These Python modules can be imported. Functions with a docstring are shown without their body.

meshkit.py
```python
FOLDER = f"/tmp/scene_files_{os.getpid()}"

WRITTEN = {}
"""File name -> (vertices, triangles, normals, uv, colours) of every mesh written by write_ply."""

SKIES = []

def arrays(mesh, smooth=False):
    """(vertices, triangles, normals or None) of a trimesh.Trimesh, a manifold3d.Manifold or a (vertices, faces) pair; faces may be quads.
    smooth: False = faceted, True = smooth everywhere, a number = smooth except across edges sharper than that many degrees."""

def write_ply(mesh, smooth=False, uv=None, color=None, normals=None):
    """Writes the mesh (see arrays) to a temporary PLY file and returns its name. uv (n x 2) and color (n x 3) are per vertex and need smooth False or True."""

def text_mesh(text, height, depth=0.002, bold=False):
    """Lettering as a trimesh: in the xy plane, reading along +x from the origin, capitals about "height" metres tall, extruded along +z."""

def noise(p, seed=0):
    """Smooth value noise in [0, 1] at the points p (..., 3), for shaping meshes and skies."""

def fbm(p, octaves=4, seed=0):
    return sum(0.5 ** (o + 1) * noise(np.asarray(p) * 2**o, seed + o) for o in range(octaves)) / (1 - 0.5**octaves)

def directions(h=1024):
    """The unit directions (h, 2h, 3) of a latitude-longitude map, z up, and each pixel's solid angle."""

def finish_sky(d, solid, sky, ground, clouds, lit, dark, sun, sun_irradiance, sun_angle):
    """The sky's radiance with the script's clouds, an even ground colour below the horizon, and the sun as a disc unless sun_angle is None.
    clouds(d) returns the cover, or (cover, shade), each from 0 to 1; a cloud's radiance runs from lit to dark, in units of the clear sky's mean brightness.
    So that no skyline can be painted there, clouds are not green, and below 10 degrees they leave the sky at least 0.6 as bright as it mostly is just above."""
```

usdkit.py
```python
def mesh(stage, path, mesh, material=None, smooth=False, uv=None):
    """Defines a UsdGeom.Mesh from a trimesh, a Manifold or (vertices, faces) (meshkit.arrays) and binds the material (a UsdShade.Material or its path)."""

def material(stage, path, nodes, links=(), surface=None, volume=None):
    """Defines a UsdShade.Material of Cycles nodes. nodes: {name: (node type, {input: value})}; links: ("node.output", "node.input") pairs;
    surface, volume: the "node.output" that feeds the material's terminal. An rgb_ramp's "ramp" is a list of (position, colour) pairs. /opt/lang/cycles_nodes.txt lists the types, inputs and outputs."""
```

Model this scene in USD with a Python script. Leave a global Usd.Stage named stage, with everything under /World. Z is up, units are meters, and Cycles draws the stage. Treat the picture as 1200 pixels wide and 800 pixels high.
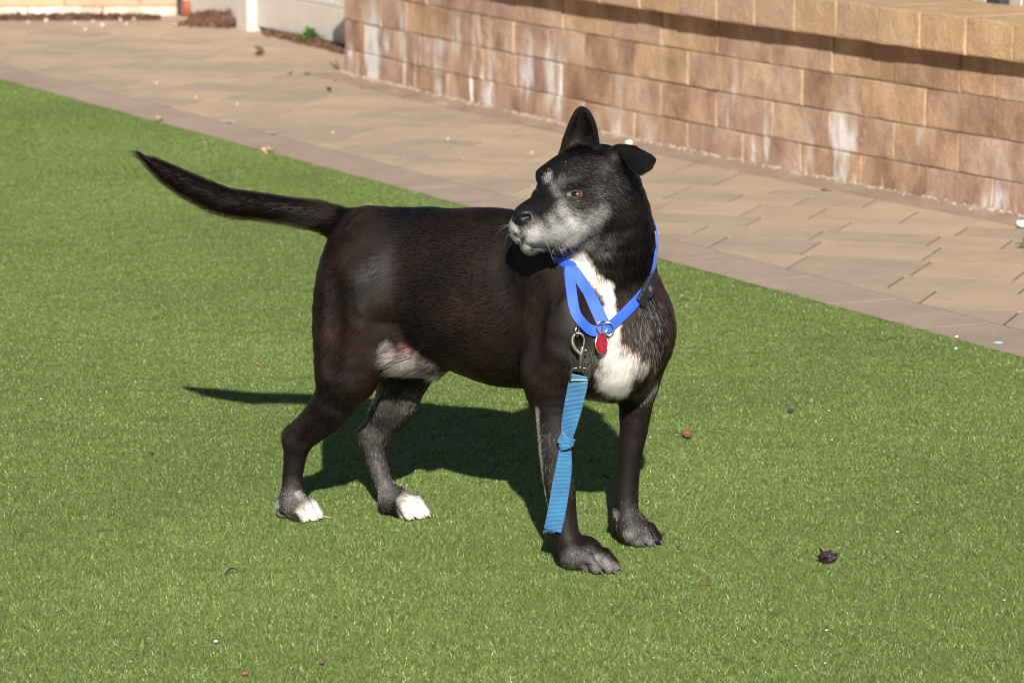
import math
import numpy as np
import trimesh
import usdkit, meshkit
from scipy.ndimage import map_coordinates
from scipy.spatial import cKDTree
from pxr import Gf, Sdf, Usd, UsdGeom, UsdLux, UsdShade, Vt

stage = Usd.Stage.CreateInMemory()
UsdGeom.SetStageUpAxis(stage, "Z")
UsdGeom.SetStageMetersPerUnit(stage, 1.0)
UsdGeom.Xform.Define(stage, "/World")
UsdGeom.Scope.Define(stage, "/World/Looks")
T = Sdf.ValueTypeNames

# ------------------------------------------------------------------ camera, sky, sun, exposure
FPX, EYE_H, PITCH = 4430.0, 1.5, math.radians(9.898)          # focal length in pixels of a 1200 x 800 picture
cam = UsdGeom.Camera.Define(stage, "/World/camera")
cam.AddTranslateOp().Set((0, 0, EYE_H))
cam.AddRotateXOp().Set(90 - math.degrees(PITCH))
cam.CreateHorizontalApertureAttr(36.0)
cam.CreateFocalLengthAttr(36.0 * FPX / 1200)
cam.CreateFStopAttr(11.0)
cam.CreateFocusDistanceAttr(6.45)
cam.CreateExposureAttr(0.70)

SUN_AZ, SUN_EL = math.radians(178.2), math.radians(26.0)        # azimuth = atan2(x, y) of the direction towards the sun
M_SKY = usdkit.material(stage, "/World/Looks/sky", {
    "s": ("sky_texture", {"sky_type": "single_scattering", "sun_disc": False, "sun_elevation": SUN_EL, "sun_rotation": SUN_AZ, "air_density": 0.75, "aerosol_density": 0.5}),
    "b": ("background_shader", {"strength": 0.05})}, [("s.color", "b.color")], surface="b.background")
sky = UsdLux.DomeLight.Define(stage, "/World/sky")
UsdShade.MaterialBindingAPI.Apply(sky.GetPrim()).Bind(M_SKY)
sky.GetPrim().SetCustomDataByKey("kind", "structure")
sun = UsdLux.DistantLight.Define(stage, "/World/sun")
sun.CreateNormalizeAttr(True); sun.CreateIntensityAttr(1.25); sun.CreateAngleAttr(0.53); sun.CreateColorAttr((1.0, 0.955, 0.885))
sun.AddRotateZOp().Set(-math.degrees(SUN_AZ) + 180)
sun.AddRotateXOp().Set(90 - math.degrees(SUN_EL))
# light shines along -z: tilt so that -z points away from the sun
sun.ClearXformOpOrder()
sd = np.array([math.sin(SUN_AZ) * math.cos(SUN_EL), math.cos(SUN_AZ) * math.cos(SUN_EL), math.sin(SUN_EL)])
_x = np.cross([0, 0, 1.0], sd); _x /= np.linalg.norm(_x); _y = np.cross(sd, _x)
m4 = Gf.Matrix4d(*_x, 0, *_y, 0, *sd, 0, 0, 0, 10, 1)
sun.AddTransformOp(opSuffix="aim").Set(m4)

# ------------------------------------------------------------------ helpers
EYE = np.array([0, 0, EYE_H])
FW = np.array([0, math.cos(PITCH), -math.sin(PITCH)]); UPV = np.array([0, math.sin(PITCH), math.cos(PITCH)]); RT = np.array([1.0, 0, 0])


def ray(px, py):
    """Direction from the photographer's eye towards a point measured in the photograph."""
    return FW + RT * (px - 600) / FPX + UPV * (400 - py) / FPX


def ground(px, py, z=0.0):
    d = ray(px, py)
    return EYE + d * (z - EYE_H) / d[2]


_used = {}


def path_for(name, parent=None):
    base = (parent if isinstance(parent, str) else str(parent.GetPath()) if parent else "/World") + "/" + name
    n = _used.get(base, 0); _used[base] = n + 1
    return base if n == 0 else f"{base}_{n:03d}"


def tag(p, label=None, category=None, group=None, kind=None):
    p = p.GetPrim() if hasattr(p, "GetPrim") else p
    for k, v in (("label", label), ("category", category), ("group", group), ("kind", kind)):
        if v:
            p.SetCustomDataByKey(k, v)
    return p


def thing(name, label, category, loc=(0, 0, 0), group=None, kind=None, rotz=0.0):
    x = UsdGeom.Xform.Define(stage, path_for(name))
    x.AddTranslateOp().Set(tuple(float(v) for v in loc))
    if rotz:
        x.AddRotateZOp().Set(rotz)
    tag(x, label, category, group, kind)
    return x.GetPrim()


ORIGIN = {}


def obj(name, mesh, mat, parent=None, smooth=False, label=None, category=None, group=None, kind=None, origin=None, color=None, attrs=None):
    """One Mesh prim; mesh in the parent's coordinates; a top-level mesh gets its origin at its base."""
    path = path_for(name, parent)
    v, f, n = meshkit.arrays(mesh, smooth)
    if parent is None and origin is None:
        origin = ((v[:, 0].min() + v[:, 0].max()) / 2, (v[:, 1].min() + v[:, 1].max()) / 2, v[:, 2].min())
    if origin is not None:
        v = v - np.asarray(origin)
    m = UsdGeom.Mesh.Define(stage, path)
    m.CreatePointsAttr(Vt.Vec3fArray.FromNumpy(v.astype(np.float32)))
    m.CreateFaceVertexCountsAttr(Vt.IntArray.FromNumpy(np.full(len(f), 3, np.int32)))
    m.CreateFaceVertexIndicesAttr(Vt.IntArray.FromNumpy(f.astype(np.int32).ravel()))
    m.CreateSubdivisionSchemeAttr("none")
    if n is not None:
        m.CreateNormalsAttr(Vt.Vec3fArray.FromNumpy(n.astype(np.float32))); m.SetNormalsInterpolation("vertex")
    if color is not None:
        UsdGeom.PrimvarsAPI(m).CreatePrimvar("albedo", T.Color3fArray, "vertex").Set(Vt.Vec3fArray.FromNumpy(np.asarray(color, np.float32)))
    for k, a in (attrs or {}).items():
        UsdGeom.PrimvarsAPI(m).CreatePrimvar(k, T.FloatArray, "vertex").Set(Vt.FloatArray.FromNumpy(np.asarray(a, np.float32)))
    if origin is not None:
        m.AddTranslateOp().Set(tuple(float(x) for x in origin))
    UsdShade.MaterialBindingAPI.Apply(m.GetPrim()).Bind(mat)
    tag(m, label, category, group, kind)
    return m.GetPrim()


def L(name, nodes, links=(), surface=None):
    return usdkit.material(stage, "/World/Looks/" + name, nodes, links, surface=surface)


def plain(name, color, rough=0.6, metallic=0.0, spec=0.5, bump=0.0, bscale=60.0, vary=0.0, coat=0.0):
    """A plain coloured surface with grain: base colour varied by noise, fine bump."""
    c = np.array(color, float)
    nodes = {"g": ("geometry", {}), "n": ("noise_texture", {"scale": bscale, "detail": 5.0, "roughness": 0.6}),
             "r": ("rgb_ramp", {"ramp": [(0.3, tuple(c * (1 - vary))), (0.7, tuple(np.minimum(c * (1 + vary), 1)))]}),
             "b": ("bump", {"strength": bump, "distance": 0.004}),
             "p": ("principled_bsdf", {"roughness": rough, "metallic": metallic, "specular_ior_level": spec, "coat_weight": coat})}
    links = [("g.position", "n.vector"), ("n.fac", "r.fac"), ("r.color", "p.base_color")]
    if bump:
        links += [("n.fac", "b.height"), ("b.normal", "p.normal")]
    return L(name, nodes, links, "p.BSDF")


def unit(v):
    v = np.asarray(v, float)
    return v / np.maximum(np.linalg.norm(v, axis=-1, keepdims=True), 1e-12)


def tube(pts, r, n=8, closed=False):
    """Round tube along points; r a number or one per point."""
    pts = np.asarray(pts, float); k = len(pts); r = np.broadcast_to(r, k)
    t = unit(np.roll(pts, -1, 0) - np.roll(pts, 1, 0)) if closed else unit(np.gradient(pts, axis=0))
    a = np.zeros((k, 3)); ref = np.array([0, 0, 1.0]) if abs(t[0, 2]) < 0.9 else np.array([1.0, 0, 0])
    a[0] = unit(np.cross(t[0], ref))
    for i in range(1, k):
        a[i] = unit(a[i - 1] - t[i] * (a[i - 1] @ t[i]))
    b = np.cross(t, a)
    th = np.arange(n) * 2 * np.pi / n
    v = (pts[:, None] + r[:, None, None] * (a[:, None] * np.cos(th)[None, :, None] + b[:, None] * np.sin(th)[None, :, None])).reshape(-1, 3)
    f = []
    for i in range(k if closed else k - 1):
        j = (i + 1) % k
        for q in range(n):
            q2 = (q + 1) % n
            f += [(i * n + q, i * n + q2, j * n + q2), (i * n + q, j * n + q2, j * n + q)]
    if not closed:
        v = np.vstack([v, pts[0], pts[-1]]); c0, c1 = len(v) - 2, len(v) - 1
        for q in range(n):
            q2 = (q + 1) % n
            f += [(c0, q2, q), (c1, (k - 1) * n + q, (k - 1) * n + q2)]
    return trimesh.Trimesh(v, f, process=False)


def ribbon(pts, side, width, thick, nrm=None, closed=False, across=4):
    """A strap: closed cross-section of given width (along side) and thickness, swept through pts."""
    pts = np.asarray(pts, float); k = len(pts); width = np.broadcast_to(width, k)
    t = unit(np.roll(pts, -1, 0) - np.roll(pts, 1, 0)) if closed else unit(np.gradient(pts, axis=0))
    side = unit(side - t * (side * t).sum(1, keepdims=True)); n = np.cross(t, side)
    if nrm is not None:
        s = np.sign((n * nrm).sum(1, keepdims=True)); s[s == 0] = 1; n = n * s
    u = np.linspace(-0.5, 0.5, across + 1)
    prof = [(x, 0.5 * (1 if abs(x) < 0.45 else 0.55)) for x in u] + [(x, -0.5 * (1 if abs(x) < 0.45 else 0.55)) for x in u[::-1]]
    m = len(prof)
    v = np.stack([pts + side * (x * width)[:, None] + n * (y * thick) for x, y in prof], 1).reshape(-1, 3)
    f = []
    for i in range(k if closed else k - 1):
        j = (i + 1) % k
        for q in range(m):
            q2 = (q + 1) % m
            f += [(i * m + q, i * m + q2, j * m + q2), (i * m + q, j * m + q2, j * m + q)]
    if not closed:
        for base in (0, (k - 1) * m):
            for q in range(1, m - 1):
                f.append((base, base + q, base + q + 1) if base else (base, base + q + 1, base + q))
    tm = trimesh.Trimesh(v, f, process=False)
    tm.fix_normals()
    return tm


def spline(p, n):
    """Catmull-Rom through p, n samples."""
    p = np.asarray(p, float); k = len(p)
    q = np.vstack([2 * p[0] - p[1], p, 2 * p[-1] - p[-2]])
    s = np.linspace(0, k - 1 - 1e-9, n); i = s.astype(int); t = (s - i)[:, None]
    a, b, c, d = q[i], q[i + 1], q[i + 2], q[i + 3]
    return 0.5 * (2 * b + (c - a) * t + (2 * a - 5 * b + 4 * c - d) * t**2 + (3 * b - a - 3 * c + d) * t**3)


def blob(seed, size, sub=2, rough=0.35, freq=2.0):
    """An irregular lump for pebbles, chips and crumbs."""
    m = trimesh.creation.icosphere(sub, 1.0)
    d = meshkit.fbm(m.vertices * freq + seed * 7.3 + 50, 3, seed) - 0.5
    m.vertices = m.vertices * (1 + 2 * rough * d)[:, None] * np.asarray(size)
    return m


def rot(ax, deg):
    return trimesh.transformations.rotation_matrix(math.radians(deg), ax)[:3, :3]


# ------------------------------------------------------------------ ground, turf
DIRW = unit(np.array([0.458, -0.889, 0]))            # the path, the turf's edge and the fence all run this way
NRM = np.array([0.889, 0.458, 0])                    # from the turf across the path towards the wall
EDGE0 = ground(600, 255.5)                           # a point of the turf's edge


def pth(s, w, z=0.0):
    """Path coordinates: s along the turf's edge (towards the viewer), w across from turf to wall."""
    p = EDGE0 + DIRW * s + NRM * w
    p[2] = z
    return p


obj("ground", trimesh.creation.box((400, 400, 0.5)).apply_translation((0, 100, -0.33)), plain("soil", (0.16, 0.11, 0.075), 0.95, vary=0.4, bump=0.5, bscale=8), kind="structure", origin=(0, 100, -0.33))

M_TURFBASE = L("turf_backing", {
    "g": ("geometry", {}), "n": ("noise_texture", {"scale": 260.0, "detail": 3.0}), "n2": ("noise_texture", {"scale": 1.3, "detail": 4.0}),
    "r": ("rgb_ramp", {"ramp": [(0.3, (0.05, 0.085, 0.018)), (0.7, (0.13, 0.19, 0.045))]}),
    "p": ("principled_bsdf", {"roughness": 0.8})},
    [("g.position", "n.vector"), ("n.fac", "r.fac"), ("r.color", "p.base_color")], "p.BSDF")
ed = [pth(s, 0.002) for s in (-9.0, 9.0)]
tv = np.array([ed[0], ed[1], ed[1] + np.array([-14, -8, 0]), ed[0] + np.array([-14, -8, 0])]); tv[:, 2] = -0.0115
obj("lawn", (np.vstack([tv, tv - [0, 0, 0.03]]), np.array([[0, 3, 2, 1], [4, 5, 6, 7], [0, 1, 5, 4], [1, 2, 6, 5], [2, 3, 7, 6], [3, 0, 4, 7]])), M_TURFBASE, kind="structure")

M_BLADE = L("turf_blade", {
    "a": ("attribute", {"attribute": "albedo"}), "g": ("geometry", {}), "n": ("noise_texture", {"scale": 1.1, "detail": 4.0}),
    "r": ("rgb_ramp", {"ramp": [(0.3, (0.84, 0.86, 0.84)), (0.7, (1.12, 1.1, 1.1))]}), "mx": ("mix_color", {"blend_type": "multiply", "fac": 1.0, "use_clamp": True}),
    "p": ("principled_bsdf", {"roughness": 0.5, "specular_ior_level": 0.45}), "t": ("translucent_bsdf", {}), "m": ("mix_closure", {"fac": 0.22})},
    [("g.position", "n.vector"), ("n.fac", "r.fac"), ("a.color", "mx.a"), ("r.color", "mx.b"), ("mx.result", "p.base_color"), ("mx.result", "t.color"), ("p.BSDF", "m.closure1"), ("t.BSDF", "m.closure2")], "m.closure")
PATCH, NBLADE = 0.16, 7000


def turf_patch(seed):
    g = np.random.default_rng(seed); n = NBLADE
    x, y = g.uniform(-PATCH / 2 - 0.01, PATCH / 2 + 0.01, (2, n))
    h = g.uniform(0.006, 0.0110, n); az = g.uniform(0, 2 * np.pi, n); lean = g.uniform(0.3, 1.2, n) * 0.011
    w = g.uniform(0.00035, 0.0007, n); wa = az + g.uniform(0.6, 2.4, n)
    d = np.stack([np.cos(az), np.sin(az), 0 * az], 1); s = np.stack([np.cos(wa), np.sin(wa), 0 * wa], 1)
    b = np.stack([x, y, 0 * x - 0.011], 1); mid = b + d * (lean * 0.3)[:, None] + np.array([0, 0, 1.0]) * (h * 0.6)[:, None]; tip = b + d * lean[:, None] + np.array([0, 0, 1.0]) * (h * g.uniform(0.8, 1.05, n))[:, None]
    v = np.stack([b - s * w[:, None], b + s * w[:, None], mid - s * w[:, None] * 0.9, mid + s * w[:, None] * 0.9, tip], 1)
    k = np.arange(n)[:, None] * 5
    f = np.concatenate([k + [0, 1, 3], k + [0, 3, 2], k + [2, 3, 4]])
    pal = np.array([(0.16, 0.230, 0.050), (0.212, 0.290, 0.070), (0.295, 0.37, 0.112), (0.085, 0.14, 0.028), (0.30, 0.31, 0.13), (0.72, 0.76, 0.46)])
    c = pal[g.choice(6, n, p=[0.28, 0.26, 0.16, 0.22, 0.05, 0.03])] * g.uniform(0.8, 1.2, (n, 1))
    return v.reshape(-1, 3), f, np.repeat(c, 5, 0)


turf = UsdGeom.PointInstancer.Define(stage, path_for("turf_blades"))
tag(turf, "short bright green artificial turf under and around the dog", "artificial turf", kind="stuff")
targets = []
for k in range(8):
    v, f, c = turf_patch(k)
    pr = obj("turf_tuft", (v, f), M_BLADE, turf.GetPrim(), color=c, origin=None)
    targets.append(pr.GetPath())
turf.CreatePrototypesRel().SetTargets(targets)
rng = np.random.default_rng(5)
pos, ids, ori = [], [], []
for yy in np.arange(4.6, 15.5, PATCH * 0.95):
    half = yy * 0.1365 + 0.75
    for xx in np.arange(-half, half, PATCH * 0.95):
        p = np.array([xx, yy, 0.0])
        if (p - EDGE0) @ NRM < -PATCH * 0.52:
            pos.append((xx + rng.uniform(-.01, .01), yy + rng.uniform(-.01, .01), rng.uniform(-0.0008, 0.0008))); ids.append(int(rng.integers(8))); ori.append(rng.uniform(0, 2 * np.pi))
s = -9.0
while s < 5.0:                                                     # a row squared to the path finishes the edge
    p = pth(s, -PATCH * 0.5 + 0.008 + rng.uniform(-0.004, 0.004))
    if abs(p[0]) < p[1] * 0.14 + 0.9:
        pos.append((p[0], p[1], rng.uniform(0.001, 0.004))); ids.append(int(rng.integers(8))); ori.append(math.atan2(DIRW[1], DIRW[0]) + np.pi / 2 * rng.integers(4))
    s += PATCH * 0.9
turf.CreatePositionsAttr(Vt.Vec3fArray.FromNumpy(np.array(pos, np.float32)))
turf.CreateProtoIndicesAttr(Vt.IntArray(ids))
turf.CreateOrientationsAttr(Vt.QuathArray([Gf.Quath(math.cos(a / 2), 0, 0, math.sin(a / 2)) for a in ori]))

# ------------------------------------------------------------------ path of pavers


def stone(name, ramp, rough=0.85, scale=5.0, streak=0.0, bump=0.35, stretch=(1, 1, 1), wpos=0.62, fine=0.35, shift=0.0):
    """Mottled concrete stone; streak > 0 adds chalky white runs, stronger near the foot of the wall."""
    nodes = {"g": ("geometry", {}), "mp": ("mapping", {"mapping_type": "point", "scale": stretch, "location": (shift, shift * 0.7, shift * 1.3)}),
             "n": ("noise_texture", {"scale": scale, "detail": 6.0, "roughness": 0.62}),
             "r": ("rgb_ramp", {"ramp": ramp}), "f": ("noise_texture", {"scale": 140.0, "detail": 4.0, "roughness": 0.7}),
             "fr": ("rgb_ramp", {"ramp": [(0.25, (1 - fine,) * 3), (0.75, (1 + fine * 0.5,) * 3)]}), "mx": ("mix_color", {"blend_type": "multiply", "fac": 1.0}),
             "pn": ("noise_texture", {"scale": 38.0, "detail": 6.0, "roughness": 0.75}), "b2": ("bump", {"strength": bump * 1.6, "distance": 0.012}), "b": ("bump", {"strength": bump, "distance": 0.005}), "p": ("principled_bsdf", {"roughness": rough, "specular_ior_level": 0.3})}
    links = [("g.position", "mp.vector"), ("mp.vector", "n.vector"), ("n.fac", "r.fac"), ("g.position", "f.vector"), ("f.fac", "fr.fac"), ("r.color", "mx.a"), ("fr.color", "mx.b"), ("g.position", "pn.vector"), ("pn.fac", "b2.height"), ("b2.normal", "b.normal"), ("f.fac", "b.height"), ("b.normal", "p.normal")]
    if streak:
        nodes.update({"m2": ("mapping", {"mapping_type": "point", "scale": (6.5, 6.5, 1.6)}), "s": ("noise_texture", {"scale": 1.6, "detail": 4.0, "roughness": 0.55}), "q": ("noise_texture", {"scale": 3.1, "detail": 3.0}), "qr": ("rgb_ramp", {"ramp": [(0.44, (0.1, 0.1, 0.1)), (0.58, (1, 1, 1))]}), "m3": ("math", {"math_type": "multiply", "use_clamp": True}),
                      "sr": ("rgb_ramp", {"ramp": [(wpos - 0.06, (0, 0, 0)), (wpos + 0.16, (1, 1, 1))]}),
                      "xyz": ("separate_xyz", {}), "zr": ("map_range", {"from_min": 0.0, "from_max": 0.34, "to_min": streak, "to_max": 0.0, "clamp": True}),
                      "mu": ("math", {"math_type": "multiply", "use_clamp": True}), "w": ("mix_color", {"blend_type": "mix", "b": (0.66, 0.62, 0.57)})})
        links += [("g.position", "m2.vector"), ("m2.vector", "s.vector"), ("s.fac", "sr.fac"), ("g.position", "xyz.vector"), ("xyz.z", "zr.value"), ("g.position", "q.vector"), ("q.fac", "qr.fac"), ("sr.color", "m3.value1"), ("qr.color", "m3.value2"), ("m3.value", "mu.value1"), ("zr.result", "mu.value2"), ("mx.result", "w.a"), ("mu.value", "w.fac"), ("w.result", "p.base_color")]
    else:
        links += [("mx.result", "p.base_color")]
    return L(name, nodes, links, "p.BSDF")


PAVE = [stone("paver_tan", [(0.3, (0.396, 0.303, 0.218)), (0.5, (0.462, 0.347, 0.246)), (0.68, (0.517, 0.380, 0.263))], scale=5, fine=0.2),
        stone("paver_grey_tan", [(0.3, (0.353, 0.276, 0.208)), (0.5, (0.415, 0.317, 0.234)), (0.7, (0.466, 0.348, 0.245))], scale=6, fine=0.2),
        stone("paver_warm", [(0.3, (0.422, 0.318, 0.224)), (0.5, (0.497, 0.370, 0.258)), (0.7, (0.548, 0.404, 0.276))], scale=4, fine=0.2)]
M_BORDER = [stone("border_grey_tan", [(0.3, (0.347, 0.264, 0.202)), (0.55, (0.413, 0.314, 0.235)), (0.75, (0.457, 0.347, 0.258))], scale=6, fine=0.22), stone("border_brown", [(0.3, (0.330, 0.248, 0.185)), (0.55, (0.396, 0.297, 0.224)), (0.75, (0.451, 0.336, 0.246))], scale=5, fine=0.22)]
M_CHALK = stone("border_chalky", [(0.3, (0.30, 0.215, 0.155)), (0.52, (0.37, 0.27, 0.20)), (0.62, (0.40, 0.30, 0.23)), (0.70, (0.66, 0.60, 0.53))], scale=4, stretch=(2.5, 1, 1))
M_SAND = plain("joint_sand", (0.024, 0.016, 0.011), 0.95, vary=0.3, bump=0.5, bscale=250)

bed = np.array([pth(-12, 0.002), pth(6, 0.002), pth(6, 3.2), pth(-12, 3.2)]); bed[:, 2] = -0.0028
path = obj("path", (np.vstack([bed, bed - [0, 0, 0.06]]), np.array([[0, 1, 2, 3], [4, 7, 6, 5], [0, 4, 5, 1], [1, 5, 6, 2], [2, 6, 7, 3], [3, 7, 4, 0]])), M_SAND, kind="structure", origin=(0, 0, 0))

from shapely.geometry import Polygon, box as sbox, Point, LineString


def slab_mesh(poly, top, depth=0.05, ch=0.0003):
    """A paver: convex polygon with a chamfered rim."""
    inner = poly.buffer(-ch, join_style=2)
    if inner.is_empty or inner.geom_type != "Polygon" or len(inner.exterior.coords) != len(poly.exterior.coords):
        inner = None
    o = np.array(trimesh.path.polygons.Polygon(poly.exterior.coords).exterior.coords)[:-1]
    if Polygon(o).exterior.is_ccw is False:
        o = o[::-1]
    n = len(o)
    if inner is None:
        c = o.mean(0); i = c + (o - c) * 0.94
    else:
        i = np.array(inner.exterior.coords)[:-1]
        if not inner.exterior.is_ccw:
            i = i[::-1]
        i = np.array([i[np.argmin(((i - q) ** 2).sum(1))] for q in o])
    v = np.vstack([np.c_[i, np.full(n, top)], np.c_[o, np.full(n, top - ch * 0.8)], np.c_[o, np.full(n, top - depth)]])
    f = [(0, k, k + 1) for k in range(1, n - 1)]
    for k in range(n):
        k2 = (k + 1) % n
        f += [(k, n + k, n + k2), (k, n + k2, k2), (n + k, 2 * n + k, 2 * n + k2), (n + k, 2 * n + k2, n + k2)]
    return trimesh.Trimesh(v, f, process=False)


# wall's front line, taken along its foot: gently curved
WALLPX = [(401, 84), (520, 110), (625, 136), (712, 155.5), (808, 175.5), (934, 201), (1081, 229), (1168, 245.5)]
wp = np.array([ground(*q)[:2] for q in WALLPX])
ws = np.r_[0, np.cumsum(np.linalg.norm(np.diff(wp, axis=0), axis=1))]
fx, fy = np.polyfit(ws, wp[:, 0], 2), np.polyfit(ws, wp[:, 1], 2)


def wall_pt(s, off=0.0, z=0.0):
    """On the wall's front face at s metres from its far end; off is metres behind the face."""
    p = np.array([np.polyval(fx, s), np.polyval(fy, s)]); t = np.array([np.polyval(np.polyder(fx), s), np.polyval(np.polyder(fy), s)]); t /= np.linalg.norm(t)
    return np.array([p[0] - t[1] * off, p[1] + t[0] * off, z])


def wall_s(px, z):
    """Where on the wall (s) the point seen at px and height z lies."""
    ss = np.linspace(-0.5, 8, 1700)
    q = np.array([wall_pt(s, 0, z) for s in ss[::10]]) - EYE
    xs = 600 + FPX * q[:, 0] / (q @ FW)
    return float(np.interp(px, xs, ss[::10]))


wall_line = LineString([wall_pt(s)[:2] for s in np.linspace(-0.05, 8, 80)])
JOINT = 0.0034
A45, B45 = unit(np.array([math.cos(math.radians(71.5)), math.sin(math.radians(71.5))])), unit(np.array([math.cos(math.radians(-18.5)), math.sin(math.radians(-18.5))]))


def wq(s, w):
    return pth(s, w)[:2]


wall_side = Polygon([tuple(wall_pt(s)[:2]) for s in np.linspace(0, 8, 60)] + [tuple(wall_pt(8, -0.16)[:2])] + [tuple(wall_pt(s, -0.16)[:2]) for s in np.linspace(8, 0, 60)])
inside = Polygon([wq(-12, 0.211), wq(6, 0.211), wq(6, 3.0), wq(-12, 3.0)])
behind = Polygon([tuple(wall_pt(s, -0.165)[:2]) for s in np.linspace(-0.02, 8, 60)] + [tuple(wall_pt(8, 3)[:2]), tuple(wall_pt(-0.02, 3)[:2])])
FENCE_A, FENCE_B = ground(228, 20.5), ground(402, 57.0)
fdir = unit(FENCE_B - FENCE_A); fn = np.array([-fdir[1], fdir[0], 0])       # fn: away from the path
fence_back = Polygon([tuple((FENCE_A - fdir * 4)[:2]), tuple((FENCE_B + fdir * 6)[:2]), tuple((FENCE_B + fdir * 6 + fn * 4)[:2]), tuple((FENCE_A - fdir * 4 + fn * 4)[:2])])
field = inside.difference(behind).difference(fence_back)
view = Polygon([(-0.75, 5.0), (0.75, 5.0), (1.9, 11.0), (0.9, 17.6), (-2.75, 17.6)])
rng = np.random.default_rng(11)
pieces = []
a = -9.0
o45 = ground(1013, 336)[:2]
while a < 12:
    hgt = rng.choice([0.2, 0.265, 0.2, 0.13])
    b = -9 + rng.uniform(0, 0.4)
    while b < 9:
        ln = rng.choice([0.2, 0.265, 0.33])
        q = [o45 + A45 * aa + B45 * bb for aa, bb in ((a + 0.0006, b + JOINT), (a + 0.0006, b + ln - JOINT), (a + hgt - 0.0006, b + ln - JOINT), (a + hgt - 0.0006, b + JOINT))]
        pg = Polygon(q)
        if pg.intersects(view):
            g = pg.intersection(field)
            for part in getattr(g, "geoms", [g]):
                if part.geom_type == "Polygon" and part.area > 0.0015:
                    pieces.append((part.simplify(0.002), PAVE[rng.choice(3, p=[0.45, 0.3, 0.25])], "paver"))
        b += ln
    a += hgt
s = -9.5
while s < 6:                                                      # the border course along the turf
    ln = 0.4
    pg = Polygon([wq(s + 0.0015, 0.004), wq(s + ln - 0.0015, 0.004), wq(s + ln - 0.0015, 0.198), wq(s + 0.0015, 0.198)])
    if pg.intersects(view):
        pieces.append((pg, M_BORDER[int(rng.integers(2))], "border_paver"))
    s += ln
s = 0.0
while s < 7.5:                                                    # and the one along the wall's foot
    ln = 0.32
    pg = Polygon([wall_pt(s + 0.0015, -0.004)[:2], wall_pt(s + ln - 0.0015, -0.004)[:2], wall_pt(s + ln - 0.0015, -0.16)[:2], wall_pt(s + 0.0015, -0.16)[:2]])
    if pg.intersects(view):
        pieces.append((pg, M_CHALK, "border_paver"))
    s += ln
pieces.sort(key=lambda q: q[0].centroid.y)
rest = []
for i, (pg, mt, nm) in enumerate(pieces):
    m = slab_mesh(pg, rng.uniform(-0.0002, 0.0002) + (0.0008 if nm == "border_paver" else 0))
    if i < 299:
        obj(nm, m, mt, path)
    else:
        rest.append(m)
if rest:
    obj("far_pavers", trimesh.util.concatenate(rest), PAVE[0], path, kind="stuff")

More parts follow.
